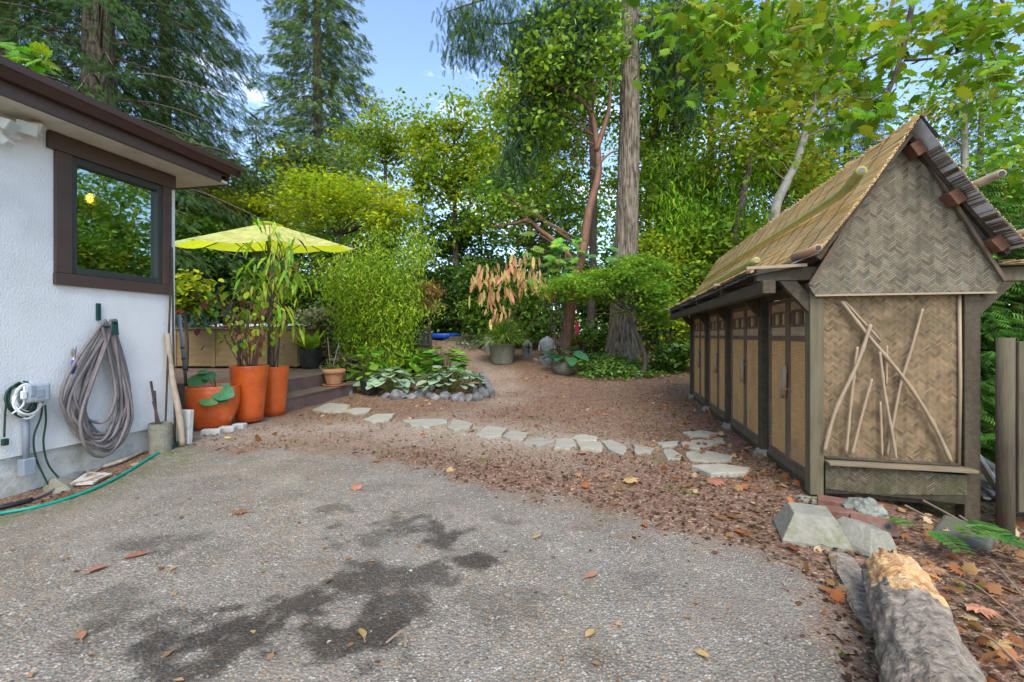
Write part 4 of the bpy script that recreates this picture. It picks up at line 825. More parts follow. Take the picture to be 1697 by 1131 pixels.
pt3 = pot('orange_pot', 'tall glazed orange pot beside the deck steps, drooping leafy plant', p3_, .15, .20, .66, orange, 36, 0, 0, .02, 'orange glazed pots')
for i, (x, y, s) in enumerate(((345,722,.19),(372,717,.16),(392,712,.13))):
    c = G(x, y); c.y += .06; single(MB().obox(c+Vector((0,0,.022)), s, .10, .07, (0,0,.25-.1*i)), 'paver', ['front grey paver under the short orange pot','middle grey paver between the orange pots','grey paver under the middle orange pot'][i], 'paver', concrete, c, 'pavers under the orange pots', bevel=.008)
# plants in the orange pots
t = thing('round_leaf_plant', 'plant with three big round blue-green leaves in short orange pot', 'plant', p1+Vector((.05,0,.42)))
b = MB(); top = p1+Vector((.05,-.02,.43))
for (x, y, s, dz) in ((350,662,.21,-.1),(372,652,.24,0),(330,634,.22,.1),(352,628,.17,.15),(345,622,.12,.2),(378,665,.12,0)):
    e = P(x, y, p1.y-.16+.12*dz*5); b.tube(smooth_path([top, top.lerp(e,.5)+Vector((0,0,.10)), e+Vector((-.04,0,.06))],4), .005, 5); leafobj(t, 'round', e+Vector((-.10,-.03,.04)), (.9,-.1,-.2+dz), (-.1,-.8+.5*abs(dz)*5,.6), s, LB, wide=.95)
b.build('stalks', stemm, t)
def leggy(name, label, c, h, nstem, spread, seed, leafkinds, stem, lean=(0,0), size=.15, nl=40, ydir=None, r0=.008, zmin=.25, out=.12):
    r = random.Random(seed); t = thing(name, label, 'plant', c); b = MB(); tips = []
    for i in range(nstem):
        a = r.uniform(0,6.28); e = Vector((math.cos(a)*spread*r.uniform(.2,1)+lean[0], math.sin(a)*spread*r.uniform(.2,1)+lean[1], h*r.uniform(.55,1))); c0 = Vector(c)+Vector((math.cos(a),math.sin(a),0))*.08*r.random()
        w = smooth_path([c0, c0+e*.45+rv(r,.03), c0+e*.8+rv(r,.04), c0+e],3); b.tube(w, list(np.linspace(r0,r0*.35,len(w))), 5); tips.append(w)
    for k in range(nl):
        w = tips[k % nstem]; f = zmin+(1-zmin)*r.random(); p = w[min(len(w)-1,int(f*len(w)))]+Vector((r.gauss(0,1),r.gauss(0,1),0))*out+Vector((0,0,r.uniform(-.03,.03))); kd, mt_ = leafkinds[r.randrange(len(leafkinds))]; a = r.uniform(0,6.28)
        leafobj(t, kd, p, (math.cos(a)*.6,math.sin(a)*.6,-r.uniform(.3,1.1)), (math.cos(a)*.5,math.sin(a)*.5,1), size*r.uniform(.6,1.25), mt_)
    b.build('stems', stem, t, smooth=True); return t
leggy('drooping_plant', 'tall leggy plant with drooping green leaves in tall orange pot by steps', p3_+Vector((0,0,.6)), 2.05, 7, .12, 11, [('lance',LV)]*7+[('lance',LY)]*2+[('lance',LR)], darkbark, (.10,-.05), .27, 210, r0=.011, zmin=.30, out=.17)
leggy('dry_stem_plant', 'half-dry reddish stems with small leaves in middle orange pot', p2_+Vector((0,0,.62)), 1.15, 30, .42, 12, [('lance',LR),('oval',LY),('oval',LV),('oval',LR)], mat('dry_red_stem',(.10,.045,.03),(.19,.10,.06),scale=20,rough=.9,bump=.2), (-.04,0), .095, 260, r0=.006, out=.12)
w = p2_+Vector((-.10,-.05,.55)); single(MB().beam(w, w+Vector((0,0,.72)), .035, .022), 'wooden_stake', 'weathered wooden stake in the middle orange pot', 'stake', darkwood, w)
# tub box on the deck with pale sheet on top
c = Dk(392,611); c.y += .5; c.x = -5.0
tb = thing('tan_tub_box', 'large tan board-sided tub on the deck behind the orange pots', 'tub', (c.x, c.y, .415))
yb0 = Dk(392,611).y; zt = 1.1+(HY-546)/F*yb0
for i in range(1): MB().box(c.x-2.4,c.x+.62,yb0,yb0+1.2,.46,zt).build('box_body', pondbox, tb, bevel=.01)
for x in (-2.0,-1.2,-.4,.5): MB().box(c.x+x,c.x+x+.08,yb0-.02,yb0-.002,.45,zt-.03).build('batten', pondbox, tb)
MB().box(c.x-2.45,c.x+.66,yb0-.04,yb0+1.24,zt,zt+.03).build('rim', pondbox, tb, bevel=.005)
MB().box(c.x-2.3,c.x+.5,yb0+.1,yb0+.2,.416,.46).box(c.x-2.3,c.x+.5,yb0+.8,yb0+.9,.416,.46).build('runner', darkwood, tb)
shm = mat('pale_sheet', (.55,.66,.62), (.80,.82,.80), scale=5, rough=.5, bump=.5, bscale=8, dist=.03)
b = MB(); nx, ny = 26, 8; r = random.Random(2); x0s, y0s = c.x-1.3, yb0+.05
vs = [(x0s+1.75*i/nx, y0s+.9*j/ny, zt+.05+r.uniform(0,.075)*(1 if 0 < j < ny else .3)) for j in range(ny+1) for i in range(nx+1)]; b.add(vs, [(j*(nx+1)+i, j*(nx+1)+i+1, (j+1)*(nx+1)+i+1, (j+1)*(nx+1)+i) for j in range(ny) for i in range(nx)])
single(b, 'crumpled_sheet', 'crumpled white and mint plastic sheet on the tan tub', 'sheet', shm, (c.x, yb0+.5, zt), smooth=True)
# parasol
uY = 7.6; uc = P(445,400,uY); ub = Vector((uc.x, uY, .415)); up_ = thing('parasol', 'lime green garden parasol open above the deck', 'umbrella', ub)
limem = leafmat('lime_canvas', (.66,.70,.22), .5, .75, .02); [n_ for n_ in limem.node_tree.nodes if n_.type == 'BSDF_TRANSLUCENT'][0].inputs[0].default_value = (.72,.80,.02,1); [limem.node_tree.links.remove(l_) for l_ in list(limem.node_tree.links) if l_.to_node.type == 'BSDF_TRANSLUCENT']; zr = 1.1+(HY-413)/F*uY; zt_ = 1.1+(HY-372)/F*uY; Ru = 1.38
rimp = [Vector((uc.x+Ru*math.cos(R(22.5+45*k+8)), uY+Ru*math.sin(R(22.5+45*k+8)), 2.59+.126*Ru*math.sin(R(22.5+45*k+8)))) for k in range(8)]; apx = Vector((uc.x,uY,2.985))
for k in range(8):
    a, e = rimp[k], rimp[(k+1)%8]; b = MB(); rows = []
    for i in range(7):
        f = i/6; A = apx.lerp(a,f); E = apx.lerp(e,f); rows.append([A.lerp(E,j/4)-Vector((0,0,.05*f*(1-abs(j/2-1)**2)+.03*math.sin(math.pi*f)*0)) for j in range(5)])
    b.add([p for rw in rows for p in rw], [(i*5+j,i*5+j+1,i*5+j+6,i*5+j+5) for i in range(6) for j in range(4)]); cp_ = b.build('canopy_panel', limem, up_, smooth=True)
    MB().beam(a-Vector((0,0,.012)), apx-Vector((0,0,.03)), .014, .012).build('rib', darkwood, up_); MB().beam(a.lerp(apx,.5)-Vector((0,0,.02)), Vector((uc.x,uY,zr-.25)), .012, .012).build('strut', darkwood, up_)
MB().lathe([(.24,-.06),(.02,.0)], apx+Vector((0,0,.015)), 8).build('vent_cap', limem, up_); MB().tube([ub, apx], .02, 8).build('pole', darkwood, up_, smooth=True)
MB().lathe([(.24,0),(.24,.05),(.05,.09)], ub, 16).build('base', blackmetal, up_)
# pots on the steps
def shadepot(x, y, **k): return Dk(x, y, k.get('z',.415))
c = Dk(508,612); c.y += .18; pb_ = pot('black_pot', 'round black plastic pot on the deck edge, strap-leaved plant', c, .17, .245, .40, blackplastic, 28, 0, 0, .012)
t = thing('strap_leaf_plant', 'light green broad strap-leaved plant in the black pot', 'plant', c+Vector((0,0,.36)))
r = random.Random(5)
for i in range(26):
    a = i*2.4; e = r.uniform(.2,.9); leafobj(t, 'oval' if i % 3 else 'strap', c+Vector((math.cos(a)*.05,math.sin(a)*.05,.37)), (math.cos(a)*e,math.sin(a)*e,1-e*.45), (-math.cos(a),-math.sin(a),.3), r.uniform(.28,.5), LY if i % 3 else LV, wide=.75)
for x in (518,531): q = Dk(x,611); MB().lathe([(.03,0),(.04,.06)], q, 4).build('clay_foot', terra, pb_)
c = Dk(549,641,.207); c.y += .12; pt_ = pot('terracotta_pot', 'terracotta pot with saucer on the lower step', c+Vector((0,0,.02)), .12, .185, .27, terra, 26, 0, 0, .015)
MB().lathe([(.17,0),(.20,.03),(.185,.03),(.17,.012)], c, 26).build('saucer', terra, pt_, smooth=True); MB().lathe([(.188,.225),(.196,.23),(.196,.29),(.185,.295)], c, 26).build('rim', terra, pt_, smooth=True)
t = thing('trailing_succulent', 'small green sprig plant in the terracotta pot', 'plant', c+Vector((0,0,.26))); rs = np.random.RandomState(3); pp_ = np.array(c+Vector((-.07,0,.32)))+rs.normal(size=(260,3))*(.06,.05,.045); leafmesh('leaves', t, pp_, .035, 'diamond', tint(rs,260,[(.10,.17,.03),(.2,.25,.06)]), leafm, rs=rs)
for i, (x0, y0, x1, y1) in enumerate(((547,606,543,560),(552,606,562,568))): single(MB().tube([P(x0,y0,c.y), P(x1,y1,c.y-.05)], .008, 6), 'plant_stake', ['left thin stake in the terracotta pot','grey metal stake leaning right in the terracotta pot'][i], 'stake', [stickm, metal][i], P(x0,y0,c.y))
# wood pile right of the deck
r = random.Random(8)
for i, (x0,y0,x1,y1,Yd,w,h) in enumerate(((560,612,605,606,9.6,.30,.16),(565,626,603,622,9.5,.26,.14),(552,596,600,590,9.75,.34,.05),(558,584,596,598,9.5,.26,.03),(575,600,606,612,9.45,.2,.03),(545,575,592,574,9.8,.4,.03),(590,640,612,636,9.3,.2,.12),(582,632,590,660,9.2,.22,.03))):
    a, e = P(x0,y0,Yd), P(x1,y1,Yd-.1); o = single(MB().beam(a, e, w, h), 'scrap_timber', ['thick brown log end at the middle of the scrap pile','split log low in the scrap pile by the bamboo','weathered plank across the scrap pile','tilted brown board on top of the scrap pile','short tan board leaning off the scrap pile','grey plank topping the scrap pile','squared timber offcut at the foot of the scrap pile','broken board standing against the scrap pile'][i], 'timber', [darkwood,woodpost,peeled,framewood,stickm,shingle if False else woodpost,darkwood,peeled][i], a, 'scrap timber beside the deck', bevel=.01)
# pole pruner leaning at the deck
pr_ = thing('pole_pruner', 'grey pole tool with a red tip leaning at the house corner', 'tool', P(308,642,5.6)); a, e = P(309,641,5.6), P(297,520,5.2)
MB().tube([a,e],.018,8).build('shaft', greypaint, pr_, smooth=True); MB().lathe([(.03,0),(.03,.06),(.02,.09)], a-Vector((0,0,.02)), 10).build('foot', blackplastic, pr_); MB().tube([e, e+(e-a).normalized()*.03],.022,8).build('tip', mat('red_plastic',(.5,.02,.02),(.55,.03,.03),rough=.4,bump=0), pr_)
for f in (.25,.4,.55): MB().tube([a.lerp(e,f),a.lerp(e,f+.015)],.024,8).build('clip', blackplastic, pr_)
# ================================================================= stepping stones
SS = [[(38,88),(100,64),(172,72),(150,95),(80,95)],[(135,92),(190,82),(245,83),(235,97),(190,104)],[(218,125),(260,105),(330,103),(310,125),(250,132)],[(352,125),(430,121),(510,122),(515,135),(450,150),(385,145)],[(510,152),(535,122),(600,140),(590,155),(535,162)],
 [(613,180),(650,148),(722,155),(700,185),(640,188)],[(712,185),(735,165),(798,175),(780,197),(730,198)],[(783,210),(835,188),(885,205),(840,222)],[(890,225),(895,192),(950,190),(965,215),(940,228)],[(945,190),(975,178),(1035,184),(1040,200),(985,202)],[(967,207),(1050,208),(1057,235),(980,230)],[(1055,200),(1085,195),(1148,222),(1145,255),(1075,228)],[(1165,215),(1240,225),(1230,243),(1170,243)],
 [(1248,208),(1325,203),(1322,216),(1265,220)],[(1272,235),(1290,222),(1340,250),(1330,263),(1280,262)],[(1335,200),(1480,190),(1490,203),(1440,215),(1400,228),(1340,222)],[(1350,240),(1400,232),(1500,250),(1512,268),(1440,274),(1360,265)],[(1370,292),(1480,285),(1580,300),(1560,315),(1440,320)],[(1340,172),(1400,166),(1470,175),(1450,185),(1360,183)]]
ORD = ['first','second','third','fourth','fifth','sixth','seventh','eighth','ninth','tenth','eleventh','twelfth','thirteenth','fourteenth','fifteenth','sixteenth','seventeenth','eighteenth','nineteenth','twentieth','twenty-first','twenty-second','twenty-third','twenty-fourth']
SLAB = {13:'small pale slab left of the cluster by the shed doors',14:'angular slab at the front left of the shed door cluster',15:'wide slab at the back of the shed door cluster',16:'tan oval slab in the middle of the shed door cluster',17:'thin grey slab nearest the shed corner, front of the cluster',18:'farthest slab by the shed doors, half hidden in leaves'}
r = random.Random(6)
for i, pg in enumerate(SS):
    w = []
    q = [G(500+.4714*x, 640+.471*y) for x, y in pg]; cc = sum(q, Vector())/len(q)
    for a, e in zip(q, q[1:]+q[:1]): w += [a+rv(r,.006), a.lerp(e,.33)+rv(r,.012), a.lerp(e,.66)+rv(r,.012)]
    w = [Vector((p.x,p.y,gz(p.x,p.y)-.02)) for p in w]; hh = r.uniform(.04,.055)
    if sum(w[k].x*w[(k+1)%len(w)].y-w[(k+1)%len(w)].x*w[k].y for k in range(len(w))) < 0: w = w[::-1]
    o = MB().prism(w, (0,0,hh)).build('stepping_stone', flag, loc=tuple(cc), bevel=.007)
    tag(o, SLAB.get(i, '%s pale flagstone from the deck steps in the stepping-stone line' % ORD[i]), 'stone', 'stepping stones')
# ================================================================= bed with rocks and broad leaves
BED = [(655,662,13),(668,662,9),(682,661,9),(697,657,14),(711,660,8),(720,662,9),(737,662,11),(757,665,13),(775,664,10),(789,664,12),(640,660,8),(690,648,8),(715,650,8),(735,652,8),(705,643,7),(730,642,7),(803,660,11),(800,650,9),(577,655,8),(786,652,9)]
order = sorted(range(len(BED)), key=lambda i: BED[i][0])
for k, i in enumerate(order):
    x, y, s = BED[i]; c = G(x, y); c.y += .05; w = s/F*c.y
    rock('edging_rock', '%s grey rock from the left edging the leafy planting bed' % ORD[k], 'rock', c, w*1.15, w*.9, w*r.uniform(.8,1.1), 20+i, group='rocks edging the planting bed')
c0, c1 = G(798,628), G(815,658); single(MB().beam(c0+Vector((0,0,.07)), c1+Vector((0,0,.05)), .12, .16), 'edging_timber', 'dark grey edging timber at the path side of the planting bed', 'timber', rockm, c0, bevel=.02)
single(MB().tube(smooth_path([G(778,622)+Vector((0,0,.10)),G(790,628)+Vector((0,0,.10)),G(797,637)+Vector((0,0,.06))]),.012,6),'hose_offcut','short teal hose piece behind the planting bed','hose',greenhose,G(790,628))
def bedclump(name, label, x, y, n, rad, h, s, kind, mt, seed, **k): c = G(x, y); t = thing(name, label, 'plant', c); rosette(t, c+Vector((0,0,.03)), n, rad, h, s, kind, mt, seed, **k); return t
bedclump('silver_leaf_plant', 'low silvery heart-leaved clump at the left front of the bed', 648, 652, 46, .48, .40, .21, 'heart', LS, 31)
bedclump('silver_leaf_plant', 'wide silvery heart-leaved clump at the right front of the bed', 747, 650, 70, .62, .42, .19, 'heart', LS, 32)
bedclump('broad_leaf_clump', 'bright green broad-leaved clump in black pot, left end of bed', 612, 645, 40, .33, .72, .19, 'oval', LG, 33, wide=1.4)
bedclump('broad_leaf_clump', 'yellow-green broad-leaved clump at the middle of the bed', 690, 630, 46, .42, .55, .29, 'oval', LG, 34, wide=1.5)
bedclump('broad_leaf_clump', 'bright broad-leaved clump in black tub at the back right of bed', 738, 634, 60, .44, .68, .28, 'oval', LG, 35, wide=1.4)
for (x, y, l, a) in ((730,648,'black nursery tub behind the right silvery clump',.24),(612,660,'black nursery pot under the left broad-leaved clump',.17),(672,640,'black nursery pot behind the dry straw clump',.2)):
    c = G(x, y-6); pot('nursery_pot', l, c, a*.8, a, .26, blackplastic, 22, 0, 0, .012, 'black nursery pots in the bed')
t = thing('dry_straw_clump', 'yellowish dry straw clump at the front of the bed', 'plant', G(688,648)); rs = np.random.RandomState(8); pp_ = np.array(G(688,648)+Vector((0,.05,.16)))+rs.normal(size=(420,3))*(.13,.1,.09); leafmesh('leaves', t, pp_, .06, 'lance', tint(rs,420,[(.3,.27,.06),(.4,.33,.15),(.2,.22,.05)]), leafm, rs=rs)
# planter, stump, tarp, far pots
c = P(697,588,10.6); c.z = gz(c.x,c.y); st_ = single(MB().lathe([(.33,-.1),(.31,.2),(.28,.45),(.30,.52),(.02,.52)], c, 16, rz=.4), 'tree_stump', 'mossy tree stump under the black planter box', 'stump', moss, c); rough(st_,.03,5)
bp0 = thing('planter_box', 'black rectangular planter box on the mossy stump', 'planter', c+Vector((0,0,.52))); zb = c.z+.525
MB().obox(Vector((c.x-.12,c.y,zb+.20)), .62, .42, .40, (0,0,.1)).build('body', blackplastic, bp0, bevel=.015); MB().obox(Vector((c.x-.12,c.y,zb+.03)), .68, .47, .05, (0,0,.1)).build('base_tray', blackplastic, bp0, bevel=.01)
tp = P(737,547,14.6); tp.z = gz(tp.x,tp.y); b = MB().lathe([(.48,0),(.52,.10),(.50,.16),(.45,.14),(.4,.05),(.02,.04)], tp, 24, rz=0); single(b, 'blue_basin', 'bright blue plastic basin at the top of the path', 'basin', bluep, tp, smooth=True)
tl = P(765,556,14.0); tl.z = gz(tl.x,tl.y); single(MB().obox(tl+Vector((.05,.2,.05)), 1.25, .2, .22, (0,0,-.12)), 'landscape_timber', 'old timber edging across the top of the path', 'timber', woodpost, tl, bevel=.02)
c = G(832,606); c.y += .28; gp = pot('grass_pot', 'weathered green round pot of arching grass beside the path', c, .27, .33, .52, olive_pot, 26, 0, 0, .02); MB().lathe([(.332,.46),(.342,.47),(.342,.50),(.332,.51)], c, 26).build('rim_band', olive_pot, gp)
t = thing('ornamental_grass', 'arching bright green grass tuft in the weathered green pot', 'grass', c+Vector((0,0,.5))); rs = np.random.RandomState(6); n = 1100; a = rs.rand(n)*6.28; e = rs.rand(n)**.7; d = np.stack([np.cos(a)*e,np.sin(a)*e,1.15-e],1); pp_ = np.array(c+Vector((.02,0,.48)))+np.stack([np.cos(a),np.sin(a),np.zeros(n)],1)*.12*rs.rand(n,1)
leafmesh('blades', t, pp_, rs.uniform(.45,.85,n), 'blade', tint(rs,n,[(.20,.40,.04),(.32,.48,.07),(.12,.25,.04),(.45,.48,.2)]), leafm, d, np.stack([-np.cos(a),-np.sin(a),np.full(n,1.2)],1), rs, wide=.75)
c2 = G(815,596); c2.y += .9; pot('green_pot', 'plain green pot half hidden behind the grass pot', c2, .22, .27, .55, mat('sage_pot',(.14,.17,.14),(.2,.23,.19),rough=.6,bump=.1), c2 and 24, 0, 0, .02)
t = thing('silvery_groundcover', 'pale silvery ground cover left of the grass pot', 'plant', G(800,575)); rs = np.random.RandomState(5); g0 = G(800,578); pp_ = np.array(g0+Vector((-.2,.6,.10)))+rs.normal(size=(700,3))*(.35,.55,.07); leafmesh('leaves', t, pp_, .09, 'small', tint(rs,700,[(.2,.25,.18),(.12,.18,.10),(.3,.33,.26)]), leafm, rs=rs)
# statue, stones, bowl
c = G(907,592); c.y += .1; bu = thing('head_statue', 'grey stone serene head statue with curled hair under the shrubs', 'statue', c); k = .031*c.y/10.5*10.5/ .031*0+ (25/F*c.y)/2
stone_ = mat('statue_stone', (.30,.31,.31), (.42,.43,.43), scale=9, rough=.85, bump=.3, stain=(.22,.23,.2), sscale=6, samt=.5)
hc = c+Vector((0,0,k*1.35)); b = MB(); prof_ = [(.50,-1.25),(.52,-.95),(.62,-.85),(.78,-.55),(.90,-.1),(.94,.3),(.90,.65),(.70,.95),(.35,1.1),(.02,1.14)]
b.lathe([(rr_*k,z*k) for rr_, z in prof_], hc, 24)
fd = Vector((-.25,-1,0)).normalized(); fs_ = Vector((1,-.25,0)).normalized(); fp = lambda x, z, d: hc+fs_*x*k+fd*d*k+Vector((0,0,z*k))
b.add([fp(-.13,-.22,.80),fp(.13,-.22,.80),fp(0,-.20,1.12),fp(0,.22,.86),fp(-.07,.2,.84),fp(.07,.2,.84)], [(0,2,4),(1,5,2),(2,5,3),(2,3,4),(0,1,2)])
hs_ = b.build('face', stone_, bu, smooth=True)
b = MB(); [b.tube(smooth_path([fp(s*.55,.22,.70),fp(s*.3,.30,.86),fp(s*.08,.22,.88)],3), .035*k, 5) for s in (-1,1)]; [b.tube(smooth_path([fp(s*.5,.05,.74),fp(s*.3,.0,.87),fp(s*.12,.06,.88)],3), .05*k, 5) for s in (-1,1)]; b.tube(smooth_path([fp(-.22,-.45,.80),fp(0,-.42,.90),fp(.22,-.45,.80)],3), .055*k, 6); b.build('features', stone_, bu, smooth=True)
for s in (-1,1): MB().tube(smooth_path([fp(s*.92,.35,0),fp(s*1.05,.0,.05),fp(s*.98,-.55,.1)],4), list(np.linspace(.12*k,.16*k,9)), 7).build('ear', stone_, bu, smooth=True)
b = MB(); r = random.Random(1)
for i in range(11):
    el_ = .12+.125*i; n_ = max(1,int(17*math.cos(min(el_,1.5))))
    for j in range(n_):
        a = 6.283*j/n_+i*.4; rad = math.cos(el_); p = Vector((math.cos(a)*rad*.95, math.sin(a)*rad*.95, .32+math.sin(el_)*.85)); w = hc+p*k
        if (w-hc).dot(fd) > .3*k and p.z < .58: continue
        b.lathe([(.10*k,-.07*k),(.11*k,0),(.07*k,.07*k),(.01*k,.09*k)], w, 6)
b.lathe([(.34*k,1.0*k),(.3*k,1.25*k),(.05*k,1.4*k)], hc, 12); b.build('hair', stone_, bu)
c = G(876,592); c.y += .1; cr_ = rock('carved_stone', 'upright rounded stone with a dark cross mark beside the statue', 'stone', c, .20, .13, .34, 41, rockm, rz=.2)
cm_ = MB().box(-.02,.02,-.145,-.12,-.06,.20).box(-.08,.08,-.145,-.12,.08,.12).build('cross_mark', blackmetal); cm_.parent = cr_; cm_.rotation_euler = (0,0,-.2)
rock('rock', 'round grey stone in front of the head statue', 'rock', G(906,604), .22, .18, .2, 43, rockm); rock('rock', 'small white stone between the grass pot and the statue', 'rock', G(888,598), .07, .06, .06, 44, flag); rock('rock', 'dark block under the head statue', 'rock', G(905,600)+Vector((0,.15,-.05)), .28, .2, .12, 45)
c = G(938,624); c.y += .25; pot('bowl_pot', 'squat dark green bowl pot with a hosta by the mulch edge', c, .17, .24, .30, olive_pot, 26, 0, 0, .02, None, .93, .07)
t = thing('bowl_hosta', 'blue-green hosta with broad leaves in the squat bowl pot', 'plant', c+Vector((0,0,.28))); rosette(t, c+Vector((0,0,.28)), 13, .34, .28, .30, 'heart', LB, 51, wide=.9)
t = thing('trailing_sprig', 'bright green leafy sprig at the right foot of the bowl pot', 'plant', G(958,622)); rosette(t, G(958,624), 12, .14, .30, .16, 'oval', LG, 52, wide=1.3)
rb = P(956,545,10.6); single(MB().add([rb+Vector((-.05,0,.16)),rb+Vector((.05,.01,.16)),rb+Vector((.06,-.02,-.08)),rb+Vector((.02,.01,-.16)),rb+Vector((-.04,-.01,-.1))],[(0,1,2,3,4)]).tube([rb+Vector((0,.01,.16)),rb+Vector((.0,.03,.6))],.004,4),'red_ribbon','faded red ribbon hanging from the laceleaf maple','ribbon',mat('red_cloth',(.38,.03,.04),(.5,.06,.07),rough=.8,bump=.1),rb)
# garden furniture and timber steps behind the shed end
fb = P(1095,590,11.6); tz0 = gz(fb.x, fb.y); ft = thing('folding_table', 'black metal folding table and rail beyond the shed end', 'table', (fb.x, fb.y, tz0)); A = P(1055,548,11.9); B = P(1145,552,10.9); 
for d in (0,.12,.24,.36): MB().beam(A+Vector((.0,d,0)), B+Vector((0,d,0)), .05, .02).build('top_slat', blackmetal, ft)
A2 = P(1060,562,11.9); B2 = P(1150,575,10.8); MB().beam(A2, B2, .05, .03).build('seat_rail', blackmetal, ft)
for f in (.25,.75):
    a = A.lerp(B,f); z_ = gz(a.x,a.y); MB().tube([a+Vector((-.25,0,0)), Vector((a.x+.25,a.y,z_))],.014,6).tube([a+Vector((.25,0.02,0)), Vector((a.x-.25,a.y+.02,z_))],.014,6).build('cross_legs', blackmetal, ft)
for i, (x0,y0,x1,y1,l) in enumerate(((1065,624,1138,626,'front timber of the garden steps behind the shed'),(1062,606,1105,608,'upper timber of the garden steps behind the shed'))):
    a, e = P(x0,y0,10.3+i*.8), P(x1,y1,10.2+i*.8); single(MB().beam(a, e, .15, .17), 'step_timber', l, 'timber', woodpost, a, 'garden step timbers', bevel=.015)
# ================================================================= right foreground: log, blocks, bricks, fence, ladder
lg = thing('broken_log', 'cut log with grey bark and a splintered orange end beside driveway', 'log', (1.3,1.5,0)); A, B = Vector((1.60,1.90,.10)), Vector((.80,.70,.115)); r = random.Random(14)
logbark = mat('grey_log_bark', (.075,.058,.042), (.36,.305,.235), scale=17, rough=.95, bump=1.0, dist=.03, bscale=16, stretch=(1.6,1.6,1.6), stain=(.22,.16,.11), sscale=5, samt=.5); heart = mat('rotten_heartwood', (.30,.12,.035), (.78,.50,.23), scale=16, rough=.9, bump=.8, dist=.02, stretch=(1.2,1.2,1.2), stain=(.58,.45,.30), sscale=7, samt=.7)
from mathutils import noise as mnoise
n = 100; b = MB(); pts = [A.lerp(B,i/(n-1)) for i in range(n)]
b.tube(pts, [.112 if i > 0 else .098 for i in range(n)], 64, rj=lambda i,k: 1+.10*mnoise.noise(Vector((math.cos(k*.0982)*2.6, math.sin(k*.0982)*2.6, i*.045)))+.20*abs(mnoise.noise(Vector((math.cos(k*.0982)*6+.3*math.sin(i*.3), math.sin(k*.0982)*6, i*.10))))**.7-.05)
lo = b.build('bark', logbark, lg, smooth=True); lo.data.materials.append(heart); ax_ = (B-A).normalized(); off = Vector((1.3,1.5,0))
for pz in lo.data.polygons:
    c = pz.center+off; t_ = (c-A).dot(ax_); u_ = c-(A+ax_*t_); k_ = .34+.12*mnoise.noise(c*14)-(0 if u_.z > .03 else .35)
    if t_ < k_: pz.material_index = 1
for v in lo.data.vertices:
    c = v.co+off; t_ = (c-A).dot(ax_); u_ = c-(A+ax_*t_)
    if t_ < .30 and u_.z > .02: v.co -= u_*(.10+.12*abs(mnoise.noise(Vector((c.x*40,c.y*14,c.z*40)))))
for k_ in range(7):
    a_ = -1+.25*k_; s0 = A+Vector((math.cos(a_+1.57)*.08,.03,.045+math.sin(abs(a_+1.57))*.045)); MB().beam(s0+rv(r,.006)-Vector((0,0,.018)), s0+ax_*r.uniform(.10,.25)+Vector((0,0,-.022)), .012, .010).build('splinter', heart, lg)
for i, (x0,y0,x1,y1,w) in enumerate(((1392,925,1462,1060,.10),(1405,935,1450,990,.06))):
    a, e = G(x0,y0), G(x1,y1); o = single(MB().tube([a.lerp(e,j/9)+Vector((0,0,.012)) for j in range(10)], w*.55, 10, rj=lambda i,k: 1+.35*mnoise.noise(Vector((i*.7,k*.9,2)))), 'bark_slab', ['long strip of fallen grey bark left of the log','short bark flake lying on the long bark strip'][i], 'bark', logbark, a); 
    o.scale = (1,1,.30); o.location.z += .008
def pier(label, c, s, h, rz, rot=(0,0)):
    o = MB().lathe([(s*.72,0),(s*.72,h*.22),(s*.42,h),(s*.40,h)], (0,0,0), 4, rz=math.pi/4).build('pier_block', oldconc, loc=(0,0,0), bevel=.012); o.location = c; o.rotation_euler = (*rot, rz); return tag(o, label, 'block', 'concrete pier blocks')
c = G(1372,908); c.y += .14; pier('mossy concrete pier block nearest the driveway', c-Vector((0,0,.02)), .31, .165, -.38)
c = fromS((.0,-.05,0)); c.z = -.10; pier('concrete pier block directly under the front shed post', c, .27, .105, SRZ+.15)
c = G(1452,918); c.y += .10; c.x -= .01; pier('tipped concrete pier block behind the broken log', c-Vector((0,0,.03)), .25, .14, .35, (.05,.30))
MB_ = MB().tube([fromS((.03,.04,.04)), fromS((.03,.04,.10))], .012, 8); o = MB().box(.02,.05,.03,.06,.04,.09).build('post_pin', blackmetal, shed)
def brk(label, x, y, Y, L_, W_, H_, rz, rx=0, holes=False):
    c = P(x, y, Y); t = thing('brick', label, 'brick', c, 'loose bricks under the shed'); MB().obox(c, L_, W_, H_, (rx,0,rz)).build('body', brick, t, bevel=.005)
    if holes:
        from mathutils import Euler
        m_ = Euler((rx,0,rz)).to_matrix()
        for k in (-.3,0,.3): p = c+m_@Vector((k*L_,-W_/2-.001,0)); MB().tube([p, p+m_@Vector((0,-.0015,0))], .014, 12).build('hole', blackplastic, t)
brk('dark red brick on top under the shed front panel', 1388, 836, 2.82, .21, .10, .06, -.55, .0); brk('lower red brick beneath the other one by the shed post', 1394, 852, 2.70, .21, .10, .055, -.35)
brk('orange-red brick with three round holes behind the pier blocks', 1446, 872, 2.47, .20, .06, .09, -.5, -.6, True)
c = P(1446,856,2.66); b = MB(); bm = bmesh.new(); bmesh.ops.create_icosphere(bm, subdivisions=4, radius=1)
for v in bm.verts: q_ = 1+.35*mnoise.noise(v.co*2.3)+.22*abs(mnoise.noise(v.co*5)); v.co = Vector((v.co.x*.105*q_, v.co.y*.09*q_, v.co.z*.075*q_))
me = bpy.data.meshes.new('crumpled_bag'); bm.to_mesh(me); bm.free(); o = link('crumpled_bag', me, sleeve); o.location = c+Vector((0,.06,0)); tag(o, 'crumpled grey-green plastic bag under the shed front panel', 'bag')
